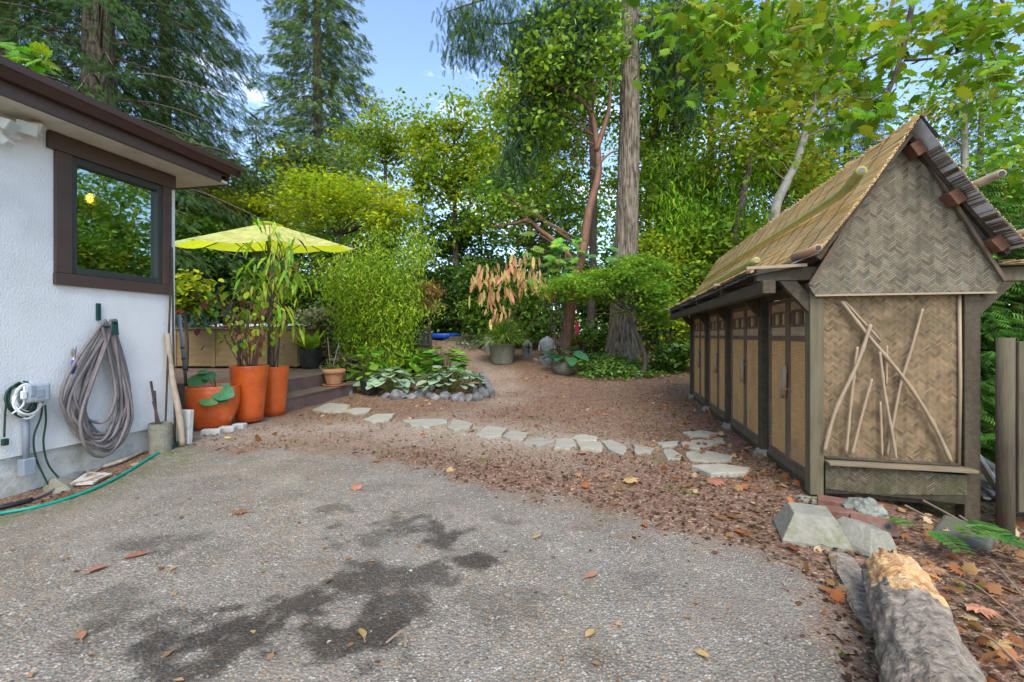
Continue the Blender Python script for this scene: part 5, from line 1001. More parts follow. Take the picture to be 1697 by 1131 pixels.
sl = G(1618,905); single(MB().obox(sl+Vector((.03,.10,-.01)), .22, .34, .10, (.05,.12,-.9)), 'footing_slab', 'dark mossy concrete slab under the right shed post', 'slab', mat('dark_wet_concrete',(.05,.048,.04),(.12,.115,.095),scale=9,rough=.9,bump=.6,stain=(.08,.10,.02),sscale=6,samt=.7), sl, bevel=.015)
for i, (x0,y0,x1,y1) in enumerate(((1500,838,1580,880),(1530,830,1600,868),(1590,855,1660,905))): a, e = P(x0,y0,2.9), P(x1,y1,2.62); single(MB().tube([a,e],.007,5),'dry_stick',['dry stick poking out under the shed panel','pale stick beside the right shed post','reddish stick leaning by the right shed post'][i],'stick',stickm,a)
# compound-leaf seedlings
def frond(parent, base, d, L_, n, s):
    d = Vector(d).normalized(); sd_ = d.cross(Vector((0,0,1))).normalized(); w = [Vector(base)+d*L_*f+Vector((0,0,-.25*L_*f*f)) for f in np.linspace(0,1,n+1)]; MB().tube(w, .0025, 4).build('stalk', stemm, parent)
    for i in range(1,n+1):
        for sg in (-1,1): leafobj(parent, 'oval', w[i], d*.45+sd_*sg, (0,0,1), s*(1.1-.5*abs(i/n-.45)), LD, 'leaflet', wide=.8)
t = thing('compound_leaf_seedling', 'dark green compound-leaf seedling left of the mossy slab', 'plant', G(1545,915)); c = G(1545,912)+Vector((0,0,.10)); frond(t,c,(-.1,-.8,.1),.17,7,.065); frond(t,c+Vector((-.06,.05,.02)),(-.8,-.2,.3),.12,6,.05)
t = thing('compound_leaf_seedling', 'larger compound-leaf seedling in front of the right shed post', 'plant', G(1600,925)); c = G(1598,915)+Vector((0,0,.13)); frond(t,c,(.5,-.7,.1),.24,8,.085); frond(t,c,(.8,-.1,.2),.15,6,.07); frond(t,c,(-.3,-.5,.1),.12,5,.06)
# fence on the right
fencewood = mat('old_fence_wood', (.06,.045,.03), (.125,.10,.065), scale=9, rough=.9, bump=.5, stretch=(3,3,.3), stain=(.10,.115,.05), sscale=3, samt=.6); fb = G(1664,892); fn = thing('plank_fence', 'weathered upright plank fence at the right edge of the yard', 'fence', fb); fY = fb.y
MB().tube([(fb.x+.03,fY+.02,fb.z-.1),(fb.x+.028,fY+.02,.55),(fb.x+.03,fY+.02,1.1+(HY-560)/F*fY)], .042, 14).build('post', fencewood, fn, smooth=True)
for i in range(7): z1 = 1.1+(HY-566-3*(i % 2))/F*fY; MB().box(fb.x+.075+i*.15,fb.x+.218+i*.15,fY-.015-.004*(i%2),fY+.012,fb.z+.16+.02*(i%3),z1).build('plank', fencewood, fn, bevel=.006)
MB().box(fb.x+.05,fb.x+1.1,fY+.013,fY+.06,.25,.34).box(fb.x+.05,fb.x+1.1,fY+.013,fY+.06,.8,.89).build('rail', darkwood, fn)
# ladder behind the shed
ld = thing('aluminium_ladder', 'silver aluminium ladder leaning low behind the right shed post', 'ladder', fromS((1.5,.62,-.13)))
for k_, dy in enumerate((0,.36)): MB().beam(fromS((1.50,.60+dy,-.13)), fromS((1.12,1.0+dy,.95)), .025, .075, up=sy_).build('rail', metal, ld, bevel=.004)
for k_ in range(5): f = .1+.2*k_; p = fromS((1.50-.38*f,.60+.4*f,-.13+1.08*f)); MB().tube([p, p+sy_*.36], .015, 8).build('rung', metal, ld)
ob2 = thing('scrap_bundle', 'grey metal scrap lying on moss behind the right shed post', 'scrap', fromS((1.5,.9,-.1)))
for k_ in range(5): MB().beam(fromS((1.35+.05*k_,.55,-.09+.03*k_)), fromS((1.62+.03*k_,1.5,-.07+.05*k_)), .04, .015).build('bar', [metal,greypaint][k_%2], ob2)
# ================================================================= trees and shrubs
LIME = [(.31,.39,.022),(.25,.35,.024),(.39,.40,.022),(.17,.28,.024)]
MAPLE = [(.21,.34,.022),(.28,.38,.026),(.13,.24,.02),(.38,.38,.03)]
GREEN = [(.12,.25,.028),(.18,.31,.036),(.08,.18,.022),(.25,.36,.042)]
DARK = [(.06,.14,.03),(.09,.18,.035),(.13,.21,.05),(.045,.095,.026)]
FIR = [(.042,.092,.030),(.065,.125,.035),(.095,.15,.042),(.03,.066,.024)]
FIRL = [(.10,.165,.06),(.15,.21,.07),(.07,.125,.05),(.20,.235,.085)]
BLUEG = [(.08,.145,.11),(.11,.18,.14),(.055,.105,.08)]
def pw(x, y, Y): return tuple(P(x, y, Y))
def gp_(X, Y): return (X, Y, gz(X, Y))
def tr_(pts, Y, r0, r1, base=True):
    out = []; n = len(pts)
    for i, q in enumerate(pts):
        yy = q[2] if len(q) > 2 else Y; p = P(q[0], q[1], yy); out.append((p.x, p.y, p.z, r0+(r1-r0)*i/(n-1)))
    if base: x, y, z, r = out[0]; out.insert(0, (x, y, gz(x, y)-.15, r*1.15))
    return out
# conifers
conifer('fir_tree', 'big dark fir with a thick trunk rising behind the house roof', -9.95, 11, 24, .44, 3.0, 4.6, 190, 1, FIR, 'tall conifers', .55, .27, 200, 15.5, hang=.8)
conifer('fir_tree', 'dark fir at the far left behind the house roof', -15.0, 13.5, 24, .4, 3, 4.5, 120, 2, FIR, 'tall conifers', .5, .33, 130, 16)
conifer('fir_tree', 'dark fir between the thick trunk and the open sky', -12.6, 16.5, 25, .28, 3, 3.2, 120, 3, FIR, 'tall conifers', .6, .33, 140, 16, hang=.9)
conifer('fir_tree', 'tall pale-green fir standing alone in the open sky', -11.1, 26, 31, .42, 7.5, 4.3, 170, 4, [(.13,.20,.07),(.19,.26,.09),(.09,.155,.06)], 'tall conifers', .38, .44, 165, 24, hang=.6)
conifer('spruce_tree', 'narrow dark spruce spire behind the lime Japanese maple', P(697,300,18).x, 18, 8.2, .15, .5, 1.0, 90, 5, DARK, 'tall conifers', .3, .3, 30)
conifer('spruce_tree', 'thin young conifer left of the tall pale fir', P(425,300,21).x, 21, 10.0, .12, 1, 1.3, 70, 6, FIRL, 'tall conifers', .3, .35, 28)
conifer('spruce_tree', 'dense green spruce behind the thatched roof', P(1405,300,21).x, 21, 13, .3, 1.0, 4.2, 170, 7, FIR+FIRL, 'tall conifers', .3, .5, 85)
conifer('fir_tree', 'open fir at the far right beyond the gable', P(1625,200,27).x, 27, 19, .3, 3, 4.4, 120, 8, FIRL, 'tall conifers', .3, .6, 60)
conifer('fir_tree', 'dark fir in the far gap left of the centre trunk', P(905,100,30).x, 30, 19, .3, 2, 3.6, 110, 21, FIR, 'tall conifers', .35, .6, 60)
conifer('weeping_conifer', 'blue-green weeping conifer beside the house corner under the parasol', P(335,480,12).x, 12, 2.7, .1, .7, 1.5, 60, 9, BLUEG, None, .5, .3, 60, hang=1.6)
# centre fir: bare thick trunk, a few long drooping limbs high up
fx, fy = 2.80, 11.6; t = thing('fir_tree', 'thick straight fir trunk right of the path with high drooping limbs', 'tree', (fx,fy,gz(fx,fy)), 'tall conifers'); b = MB(); zs = np.linspace(-.2,17,230)
b.tube([(fx+.10*math.sin(z*.25)+.015*z,fy,gz(fx,fy)+z) for z in zs], [.335*(1-z/26)+(.16*math.exp(-max(z,0)*2.2)) for z in zs], 84, rj=lambda i,k: 1.02-.13*abs(mnoise.noise(Vector((math.cos(k*.0748)*5.5, math.sin(k*.0748)*5.5, i*.045+.6*math.sin(k*.3)))))**.6+.04*mnoise.noise(Vector((math.cos(k*.0748)*1.5,math.sin(k*.0748)*1.5,i*.02))))
rs = np.random.RandomState(17); PP,DD,SZ_ = [],[],[]
for (pts, Y) in (([(1030,-60),(930,10),(830,40),(760,20)],11),([(1030,-20),(960,60),(900,130),(840,190)],11.2),([(1020,70),(900,185),(855,235),(825,300)],11.4),([(1030,-80),(960,-20),(890,20),(860,60)],10.6),([(1040,-60),(1120,0),(1180,30)],11),([(1030,-90),(900,-30),(800,0),(740,20)],10.4),([(1040,10),(1100,60),(1150,140)],11.5),([(1040,-120),(1000,-30),(960,20),(930,50)],10.5)):
    w = smooth_path([P(x,y,Y) for x,y in pts],6); b.tube(w, list(np.linspace(.05,.012,len(w))), 6)
    for k in range(800):
        f = .25+.75*rs.rand()**.8; q = w[min(len(w)-1,int(f*(len(w)-1)))]; hg_ = rs.rand()**1.6*1.15; PP.append(np.array(q)+rs.normal(size=3)*(.16,.2,.08)+(0,0,-hg_)); DD.append((rs.normal()*.35,rs.normal()*.35,-1)); SZ_.append(.26*(.5+.7*rs.rand()))
b.build('trunk', bark, t, smooth=True); leafmesh('crown', t, np.array(PP), np.array(SZ_), 'spray', tint(rs,len(PP),FIR+[(.03,.07,.045)]), needle, np.array(DD), rs.normal(size=(len(PP),3)), rs, wide=.7)
for px_, Y_ in ((978,14),(1085,15.5)): 
    c = P(px_,500,Y_); tree('thin_trunk_tree', 'slim dark trunk %s of the thick centre fir' % ('left' if px_ < 1000 else 'right'), 'tree', gp_(c.x,c.y), [(c.x,c.y,gz(c.x,c.y)-.1,.13),(c.x+.1,c.y,5,.11),(c.x-.05,c.y,11,.07)], [((c.x,c.y,10),(1.8,1.8,2.2),40)], 'small', GREEN+MAPLE, int(px_), darkbark, .16, 70, .45)
# madrone
my = 10.9; tk = tr_([(938,575),(950,475),(966,415),(976,350),(992,285),(986,215),(975,165)], my, .145, .05)
md = tree('madrone_tree', 'red-barked madrone with crooked trunk left of the thick fir', 'tree', gp_(tk[0][0],my), tk, [(pw(940,110,my),(1.5,1.2,1.15),55),(pw(975,55,my),(.75,1.0,.8),22),(pw(900,200,my+.3),(.9,.9,.7),18),(pw(850,330,my),(.8,.6,.5),16)], 'small', GREEN+MAPLE[:2], 31, redbark, .125, 44, .27, None, gloss, .4, lr=.018, var=.3)
b = MB()
for pts, r0, r1 in (([(956,440),(925,405),(895,382),(876,366),(850,371),(815,376)],.075,.03),([(876,366),(858,340),(835,320)],.04,.015),([(988,250),(1003,205),(1010,172),(1012,120)],.07,.03),([(976,180),(950,160),(905,140),(890,150)],.045,.015),([(990,275),(1010,255),(1025,250)],.03,.02)):
    w = smooth_path([P(x,y,my-.05) for x,y in pts],5); MB().tube(w, list(np.linspace(r0,r1,len(w))), 8).build('bough', redbark, md, smooth=True)

# background deciduous (each a tree)
BG = [('tall yellow-green tree behind the path, centre left',755,280,17.5,(2.1,1.8,2.7),120,LIME+MAPLE),('leafy green tree behind the madrone',880,330,15.5,(2.3,1.8,2.4),130,MAPLE+GREEN),('bright lime tree filling the gap behind the madrone crown',900,200,18.5,(2.6,2,2.6),120,LIME+MAPLE),
 ('mixed green tree right of the thick fir',1120,150,15,(1.6,1.6,2.6),95,MAPLE+GREEN),('soft lime tree behind the right laceleaf maple',1130,340,14.5,(1.5,1.5,1.9),95,LIME+GREEN),('yellowing tree between the alder trunks',1290,240,14,(1.5,1.4,2.2),80,MAPLE+[(.3,.24,.02)]),
 ('light green tree at the right above the shed',1180,60,13.5,(1.9,1.6,1.5),50,MAPLE),('green broadleaf tree at the far right behind the gable',1640,330,9.5,(1.3,1.2,1.0),45,GREEN+MAPLE),('slim birch-like tree beyond the gable peak',1600,150,14,(1.9,1.6,1.9),34,GREEN+MAPLE),
 ('low feathery tree below the tall pale fir',520,285,19,(2.3,1.8,1.3),60,FIRL+LIME),('pale green tree on the skyline beside the dark spire',640,240,22,(2.4,2,1.8),70,MAPLE+LIME),('rounded green tree left of the path behind the parasol',620,400,15,(2.2,1.6,1.6),80,GREEN),('dense tree far behind the house corner',330,330,18,(3,2,2.2),100,DARK+GREEN),
 ('dark leafy tree right of the fir at shed height',1190,420,13,(1.4,1.3,1.3),80,LIME+GREEN),('green tree beyond the shed ridge',1330,330,17,(2.0,1.6,2.2),90,GREEN+MAPLE),('leafy tree in the distance right of the red-barked tree',1075,300,20,(2.2,2,3.2),110,LIME+GREEN)]
for i, (l, x, y, Y, rad, K, pal) in enumerate(BG):
    c = P(x, y, Y); tree('broadleaf_tree', l, 'tree', gp_(c.x, c.y), [(c.x+.2,c.y,gz(c.x,c.y)-.2,.13),(c.x,c.y,(c.z+1)/2,.11),(c.x-.05,c.y,c.z+rad[2]*.5,.05)], [(tuple(c), rad, K)], 'small' if Y < 15 else 'diamond', pal, 60+i, palebark if 'birch' in l else darkbark, .145 if Y < 16 else .19, 62, .36, 'broadleaf trees behind the yard', limbs=.35, shell=.5)
# alders
for l, pts, Y, sd in (('slim dark alder rising behind the shed, upright',[(1216,418),(1228,345),(1242,270),(1256,180),(1262,90),(1275,-20)],12.2,71),('pale alder leaning right behind the shed ridge',[(1283,372),(1300,310),(1322,262),(1348,170),(1372,70),(1392,-30)],11,72)):
    tk = tr_(pts, Y, .105 if sd == 71 else .115, .055); c = pts[3]; tree('alder_tree', l, 'tree', gp_(tk[0][0],Y), tk, [(pw(c[0],c[1]-40,Y),(1.4,1.1,1.4),42),(pw(c[0]-70,c[1]+60,Y),(.9,.8,1.0),22),(pw(c[0]+50,c[1]-110,Y),(1.2,1,.9),30)], 'small', MAPLE+[(.26,.2,.03)], sd, palebark if sd == 72 else bark, .12, 42, .30, 'alders behind the shed', limbs=.5, lr=.02)
# overhead bigleaf maple: trunk outside the frame on the right, boughs across the top
om = thing('bigleaf_maple', 'bigleaf maple boughs with large lobed leaves hanging across top right', 'tree', (7.6,6.0,0)); b = MB(); b.tube(smooth_path([(7.6,6.0,-.3),(7.5,6.0,3),(7.3,5.9,6.5)],6), list(np.linspace(.3,.18,13)), 12)
BO = [([(1760,-160,6.0),(1640,-60,5.8),(1540,-20,5.5),(1515,0,5.3),(1500,70,5.2),(1478,140,5.1),(1457,190,5.0)],.045),([(1640,-60,5.8),(1400,-70,5.6),(1250,-20,5.6),(1190,30,5.6),(1120,130,5.6)],.04),([(1400,-70,5.6),(1345,0,5.5),(1300,60,5.5),(1270,100,5.4)],.025),([(1500,70,5.2),(1420,105,5.2),(1360,130,5.3)],.018),([(1500,100,5.2),(1560,95,5.3),(1640,70,5.5)],.018),([(1640,-60,5.8),(1660,0,5.7),(1690,60,5.6)],.025),([(1478,140,5.1),(1440,165,5.0),(1400,155,5.0)],.012),([(1250,-20,5.6),(1160,10,5.6),(1090,30,5.7)],.022),([(1345,0,5.5),(1385,60,5.3),(1360,110,5.3)],.012)]
r = random.Random(33); twig = []
for pts, r0 in BO:
    w = smooth_path([P(*q) for q in pts],6); b.tube(w, list(np.linspace(r0,r0*.35,len(w))), 7); twig += w[4:]
b.tube(smooth_path([(7.3,5.9,6.3),P(1900,-260,6.0),P(1760,-160,6.0)],4), [.12,.11,.10,.09,.08,.075,.07,.06,.055], 8)
LZ = []; ZONES = [(1200,40,95,45,80),(1300,70,95,55,90),(1560,55,95,55,95),(1640,40,60,45,50),(1450,190,55,40,50),(1400,120,60,45,40),(1150,90,60,60,40),(1480,60,50,50,30),(1240,150,60,35,34),(1655,110,40,40,26),(1130,20,55,30,30),(1380,30,60,40,40)]
for x, y, rx, ry, n_ in ZONES:
    for k in range(n_):
        p = P(x+r.gauss(0,.55)*rx, y+r.gauss(0,.55)*ry, r.uniform(4.7,6.0)); LZ.append(p)
    q = P(x, y, 5.4); w0 = min(twig, key=lambda w: (w-q).length); b.tube(smooth_path([w0, w0.lerp(q,.5)+Vector((0,0,.05)), q],3), [.012,.011,.01,.008,.007,.006,.005], 5)
for i, p in enumerate(LZ[::2][:298]):
    leafobj(om, 'maple', p, (r.gauss(0,.6),r.gauss(0,.6)-.2,-.55), (r.gauss(0,.35),r.gauss(0,.35)-.25,1), r.uniform(.13,.24), LMY if r.random() < .12 else LM_)
rs = np.random.RandomState(4); pp_ = np.array([tuple(p) for p in LZ[1::2]]+[tuple(p+rv(r,.25)) for p in LZ]); leafmesh('smaller_leaves', om, pp_, rs.uniform(.10,.19,len(pp_)), 'maple', tint(rs,len(pp_),[(.12,.24,.016),(.17,.29,.018),(.085,.18,.014),(.29,.31,.028)]), leafm, rs=rs, kind='stuff')
b.build('trunk', darkbark, om, smooth=True)
ml = thing('bigleaf_maple', 'maple sprig with bright lobed leaves above the roof, top left', 'tree', (-9.6,7.8,0)); MB().tube(smooth_path([(-9.6,7.8,-.2),(-9.4,7.6,3),P(-60,90,7.2),P(30,95,7.0),P(80,100,7)],5), list(np.linspace(.14,.01,21)), 8).build('trunk', darkbark, ml, smooth=True)
for k in range(70): leafobj(ml, 'maple', P(20+r.gauss(0,32), 95+r.gauss(0,13), r.uniform(6.7,7.4)), (r.gauss(0,.6),r.gauss(0,.6)-.2,-.5), (r.gauss(0,.3),r.gauss(0,.3)-.2,1), r.uniform(.18,.28), LM_)
# maples of the garden
def spread(name, label, base, blobs, leaf, pal, seed, **k):
    c = Vector(base); rs_ = random.Random(seed); tk = [(c.x,c.y,gz(c.x,c.y)-.1,.07),(c.x+.1,c.y,gz(c.x,c.y)+.5,.055),(blobs[0][0][0],blobs[0][0][1],blobs[0][0][2]-blobs[0][1][2]*.3,.03)]
    return tree(name, label, k.pop('cat','tree'), tuple(c), tk, blobs, leaf, pal, seed, **k)
c = P(570,500,12.0); spread('japanese_maple', 'spreading lime-yellow Japanese maple behind the parasol', gp_(c.x,12), [(pw(560,345,12),(2.0,1.2,.85),75),(pw(510,305,12.3),(.7,.8,.5),16),(pw(640,350,11.8),(.9,.9,.75),30)], 'jmaple', [(.46,.52,.02),(.36,.46,.02),(.55,.54,.02),(.22,.34,.02)], 81, size=.105, n=85, cr=.28, flat=.28, limbs=.6, lr=.022, tilt=.3)
c = P(430,480,13.5); spread('golden_shrub_tree', 'yellowish layered tree left of the lime maple', gp_(c.x,13.5), [(pw(415,355,13.5),(1.6,1.1,.75),60),(pw(355,330,14),(.8,.8,.6),20)], 'jmaple', [(.40,.43,.03),(.30,.34,.03),(.20,.27,.03)], 82, size=.12, n=70, cr=.28, flat=.3, limbs=.5, lr=.02, tilt=.3)
c = P(1060,590,9.9); spread('laceleaf_maple', 'low green laceleaf maple in front of the thick fir trunk', gp_(c.x,9.9), [(pw(1020,470,9.7),(.95,.7,.38),50),(pw(1085,505,9.9),(.6,.6,.5),34),(pw(945,480,9.5),(.5,.5,.22),20),(pw(1055,440,10.1),(.7,.5,.25),24)], 'jmaple', [(.16,.32,.03),(.22,.38,.035),(.31,.42,.04),(.11,.22,.028)], 83, size=.085, n=95, cr=.17, flat=.35, limbs=.6, lr=.015, tilt=.35)
c = G(965,612); c.y += .5; spread('golden_laceleaf', 'small golden-green dwarf maple beside the bowl pot', (c.x,c.y,gz(c.x,c.y)), [(pw(962,566,c.y),(.36,.3,.08),22)], 'jmaple', [(.17,.19,.03),(.22,.2,.03),(.1,.14,.02)], 84, size=.06, n=60, cr=.08, flat=.4, limbs=.5, lr=.008, cat='shrub')
c = P(705,500,10.6); t = spread('russet_laceleaf', 'russet weeping laceleaf shrub in the black planter box', (c.x,c.y,gz(c.x,c.y)+.92), [(pw(708,478,10.6),(.36,.3,.16),20),(pw(700,505,10.5),(.42,.3,.2),22)], 'lance', [(.42,.17,.08),(.30,.18,.08),(.22,.2,.06)], 85, size=.10, n=55, cr=.10, limbs=.4, lr=.008, droop=-.9, cat='shrub')
# bamboo clump
bc = P(630,600,9.7); bm_ = thing('bamboo_clump', 'dense feathery light green bamboo clump right of the deck', 'bamboo', (bc.x,bc.y,gz(bc.x,bc.y))); rs = np.random.RandomState(41); b = MB(); PP,DD = [],[]
for i in range(70):
    a = rs.rand()*6.28; rad = .62*math.sqrt(rs.rand()); h = rs.uniform(1.3,3.5)*(1-.25*rad); c0 = Vector((bc.x+rad*math.cos(a),bc.y+.6*rad*math.sin(a),gz(bc.x,bc.y)-.05)); lean = Vector((math.cos(a),math.sin(a)*.7,0))*rs.uniform(.1,.55); w = smooth_path([c0,c0+lean*.35+Vector((0,0,h*.6)),c0+lean*1.3+Vector((0,0,h))],5); b.tube(w, list(np.linspace(.009,.003,len(w))), 5, caps=False)
    for k in range(int(230*h/2)):
        f = .12+.88*rs.rand(); q = np.array(w[min(len(w)-1,int(f*len(w)))])+rs.normal(size=3)*(.16,.16,.10); PP.append(q); DD.append((rs.normal(),rs.normal()-.2,-.75+.4*rs.normal()))
b.build('culms', stemm, bm_, smooth=True); PP = np.array(PP); leafmesh('leaves', bm_, PP, .075+.06*rs.rand(len(PP)), 'lance', tint(rs,len(PP),[(.32,.46,.03),(.22,.36,.026),(.44,.52,.05),(.14,.26,.022)]), leafm, np.array(DD), rs=rs, wide=1.25)
bc2 = P(1165,400,13.2); t2 = thing('bamboo_clump', 'tall bright bamboo thicket behind the far end of the shed', 'bamboo', (bc2.x,bc2.y,gz(bc2.x,bc2.y))); b = MB(); PP,DD = [],[]
for i in range(60):
    x = bc2.x+rs.uniform(-1.1,1.5); y = bc2.y+rs.uniform(-.6,.6); h = rs.uniform(3,5.6); c0 = Vector((x,y,gz(x,y))); w = smooth_path([c0,c0+Vector((rs.normal()*.1,0,h*.6)),c0+Vector((rs.normal()*.5,-.3,h))],5); b.tube(w, list(np.linspace(.016,.004,len(w))), 5, caps=False)
    for k in range(150): f = .3+.7*rs.rand(); q = np.array(w[min(len(w)-1,int(f*len(w)))])+rs.normal(size=3)*(.22,.22,.16); PP.append(q); DD.append((rs.normal()*.6,rs.normal()*.6-.2,-.9))
b.build('culms', stemm, t2, smooth=True); PP = np.array(PP); leafmesh('leaves', t2, PP, .17+.09*rs.rand(len(PP)), 'lance', tint(rs,len(PP),[(.22,.44,.02),(.15,.34,.02),(.32,.48,.03)]), leafm, np.array(DD), rs=rs, wide=1.2)
# tan-leaved shrub and dark shrubs by the path
cb = G(842,600); cb.y += .5; ts = thing('tan_leaf_shrub', 'leaning shrub hung with dead tan leaves above the grass pot', 'shrub', cb); b = MB(); r = random.Random(21)
ends = [(790,455,9.9),(815,470,9.9),(850,440,10),(868,430,10.1),(880,470,10),(845,480,9.8),(830,515,9.8),(865,455,9.9),(805,490,9.9),(890,455,10.1),(822,450,10),(915,480,10)]
for e in ends: q = P(*e); w = smooth_path([cb+Vector((0,0,.3)), cb.lerp(q,.45)+rv(r,.06), q+Vector((0,0,.05))],4); b.tube(w, list(np.linspace(.014,.004,len(w))), 5)
b.build('stems', stickm, ts, smooth=True)
for k in range(170): e = ends[k % len(ends)]; q = P(*e)+Vector((r.gauss(0,.16),r.gauss(0,.15),r.gauss(0,.10))); leafobj(ts, 'tan', q, (r.gauss(0,.25),r.gauss(0,.25),-1), (r.gauss(0,1),-1,.2), r.uniform(.16,.30), LT, wide=1.0)
for k in range(90): e = ends[k % len(ends)]; q = P(*e).lerp(cb,.35)+Vector((r.gauss(0,.22),r.gauss(0,.15),r.gauss(0,.16)+.1)); leafobj(ts, 'lance', q, (r.gauss(0,1),r.gauss(0,1),-.2), (0,0,1), r.uniform(.12,.2), LV)
fa_ = thing('palmate_shrub', 'large-leaved palmate shrub at the foot of the madrone', 'shrub', gp_(P(925,560,10.3).x,10.3)); c = P(925,430,10.3); b = MB()
for k in range(60): q = c+Vector((r.gauss(0,.38),r.gauss(0,.3),r.gauss(-.05,.30))); leafobj(fa_, 'maple', q, (r.gauss(0,.7),-.5,-.35), (r.gauss(0,.3),-.4,1), r.uniform(.24,.38), LG if k % 3 else LD)
for k in range(6): b.tube(smooth_path([(c.x+.05*k,c.y,gz(c.x,c.y)),(c.x+r.gauss(0,.2),c.y,1.2),c+rv(r,.25)],3), .012, 5)
b.build('stems', darkbark, fa_, smooth=True)
SH = [('glossy dark shrub behind the head statue',905,540,12.7,(.75,.5,.45),46,GREEN+DARK,.09),('dark shrub under the laceleaf maple',985,560,12.4,(.7,.5,.4),40,DARK,.09),('leafy shrub behind the tan-leaved one',860,500,13.2,(.9,.6,.7),55,GREEN,.11),('green shrub left of the tan-leaved one across the path top',800,470,13.5,(.9,.6,.8),50,GREEN+DARK,.12),
 ('dark hedge section at the head of the path',745,480,17,(1.6,.7,1.0),90,DARK,.13),('dark hedge section right of the path head',830,470,16.5,(1.5,.7,1.1),80,DARK+GREEN,.13),('dark hedge section left behind the planter box',670,490,15.5,(1.3,.7,1.0),70,DARK,.12),('deep green shrub behind the parasol pole',470,480,12.2,(1.5,.8,.8),90,DARK+GREEN,.11),('deep green shrub behind the bamboo',560,490,12.5,(1.1,.7,.8),60,DARK+GREEN,.11),
 ('yellow-green leafy bush at the house corner',305,490,8.6,(.22,.25,.28),12,LIME,.13),('dark bush behind the tan tub',380,470,12.6,(1.2,.7,.9),60,DARK+BLUEG,.11),('pale flowering bush behind the black pot',530,530,10.4,(.45,.4,.3),26,[(.12,.17,.06),(.2,.22,.1),(.3,.25,.22)],.07),
 ('ivy-like shrub at the far shed end beside the steps',1115,590,10.4,(.42,.35,.26),30,DARK+GREEN,.12),('green shrub behind the folding table',1095,560,13,(1.2,.5,.6),50,GREEN+LIME,.11),('green bush left of the shed eave',1120,470,12.6,(.9,.6,.7),50,GREEN+LIME,.11),('bush behind the house at far left of the deck',330,400,11.5,(.7,.6,.6),30,GREEN,.12),
 ('leafy bush in the gap right of the fir trunk',1080,420,12.8,(.8,.6,.8),45,LIME+GREEN,.11),('tall dark hedge far behind the centre',1000,470,18,(2.0,.8,1.4),90,DARK+GREEN,.14),('hedge far behind the shed',1230,470,17,(2.4,.8,1.6),90,DARK+GREEN,.14),('hedge behind the parasol at far left',250,420,16,(2.6,.8,1.7),90,DARK,.14),
 ('green shrub mass behind the lime maple',600,430,16.5,(1.7,.8,1.4),80,GREEN,.13),('shadowy hedge far left past the tan tub',420,440,17,(2.0,.8,1.5),80,DARK,.13),('leafy mass above the path head',760,400,19,(1.8,1,1.3),70,GREEN+DARK,.15)]
for i, (l, x, y, Y, rad, K, pal, s) in enumerate(SH):
    c = P(x, y, Y); g = gz(c.x,c.y); bl = [(tuple(c), rad, K)]
    if c.z-rad[2] > g+.35 and i != 9: bl.append(((c.x,c.y,(g+c.z)/2-.1),(rad[0]*.8,rad[1]*.8,max(.2,(c.z-g)/2)),int(K*.7)))
    tree('shrub', l, 'shrub', (c.x,c.y,g), [(c.x,c.y,g-.1,.05),(c.x+.05,c.y,(g+c.z)/2,.035),(c.x,c.y,c.z,.015)], bl, 'small', pal, 200+i, darkbark, s, 60, .16 if rad[0] < .8 else .26, 'shrubs around the garden', mt=gloss if 'glossy' in l or 'ivy' in l else leafm, limbs=.3, lr=.012, shell=.6)
# evergreen hedge on the right behind the fence, conifer-like
for i, (x, y, l) in enumerate(((4.55,4.6,'evergreen arborvitae just right of the shed gable, nearest one'),(5.5,4.3,'evergreen arborvitae behind the plank fence'),(4.9,6.2,'evergreen arborvitae behind the shed, middle one'),(5.6,8.2,'evergreen arborvitae far behind the shed'),(6.6,4.6,'evergreen arborvitae at the right frame edge'))):
    conifer('arborvitae', l, x, y, 2.75+.3*(i%3), .08, .05, .95, 170, 300+i, [(.06,.16,.026),(.09,.21,.034),(.035,.10,.02),(.14,.26,.05)], 'evergreen hedge', -.15, .20, 60, hang=.25, taper=.45, bk=darkbark)
# ivy ground cover round the fir
iv = thing('ivy_patch', 'ivy ground cover round the foot of the thick fir', 'ivy', (2.5,10.9,gz(2.5,10.9))); rs = np.random.RandomState(9); n = 5200; x = rs.normal(2.15,.55,n); y = rs.normal(10.5,.5,n); keep = (x > 1.55) & (y < 12) & (y > 9.35+.35*np.abs(x-2.1)) ; x, y = x[keep], y[keep]; z = npgz(x,y)+.04+.22*rs.rand(len(x))*np.exp(-((x-2.2)**2)/.5)
iv['kind'] = 'stuff' ; del iv['category']; leafmesh('ivy_leaves', iv, np.stack([x,y,z],1), .085, 'small', tint(rs,len(x),GREEN+DARK), gloss, rs=rs)
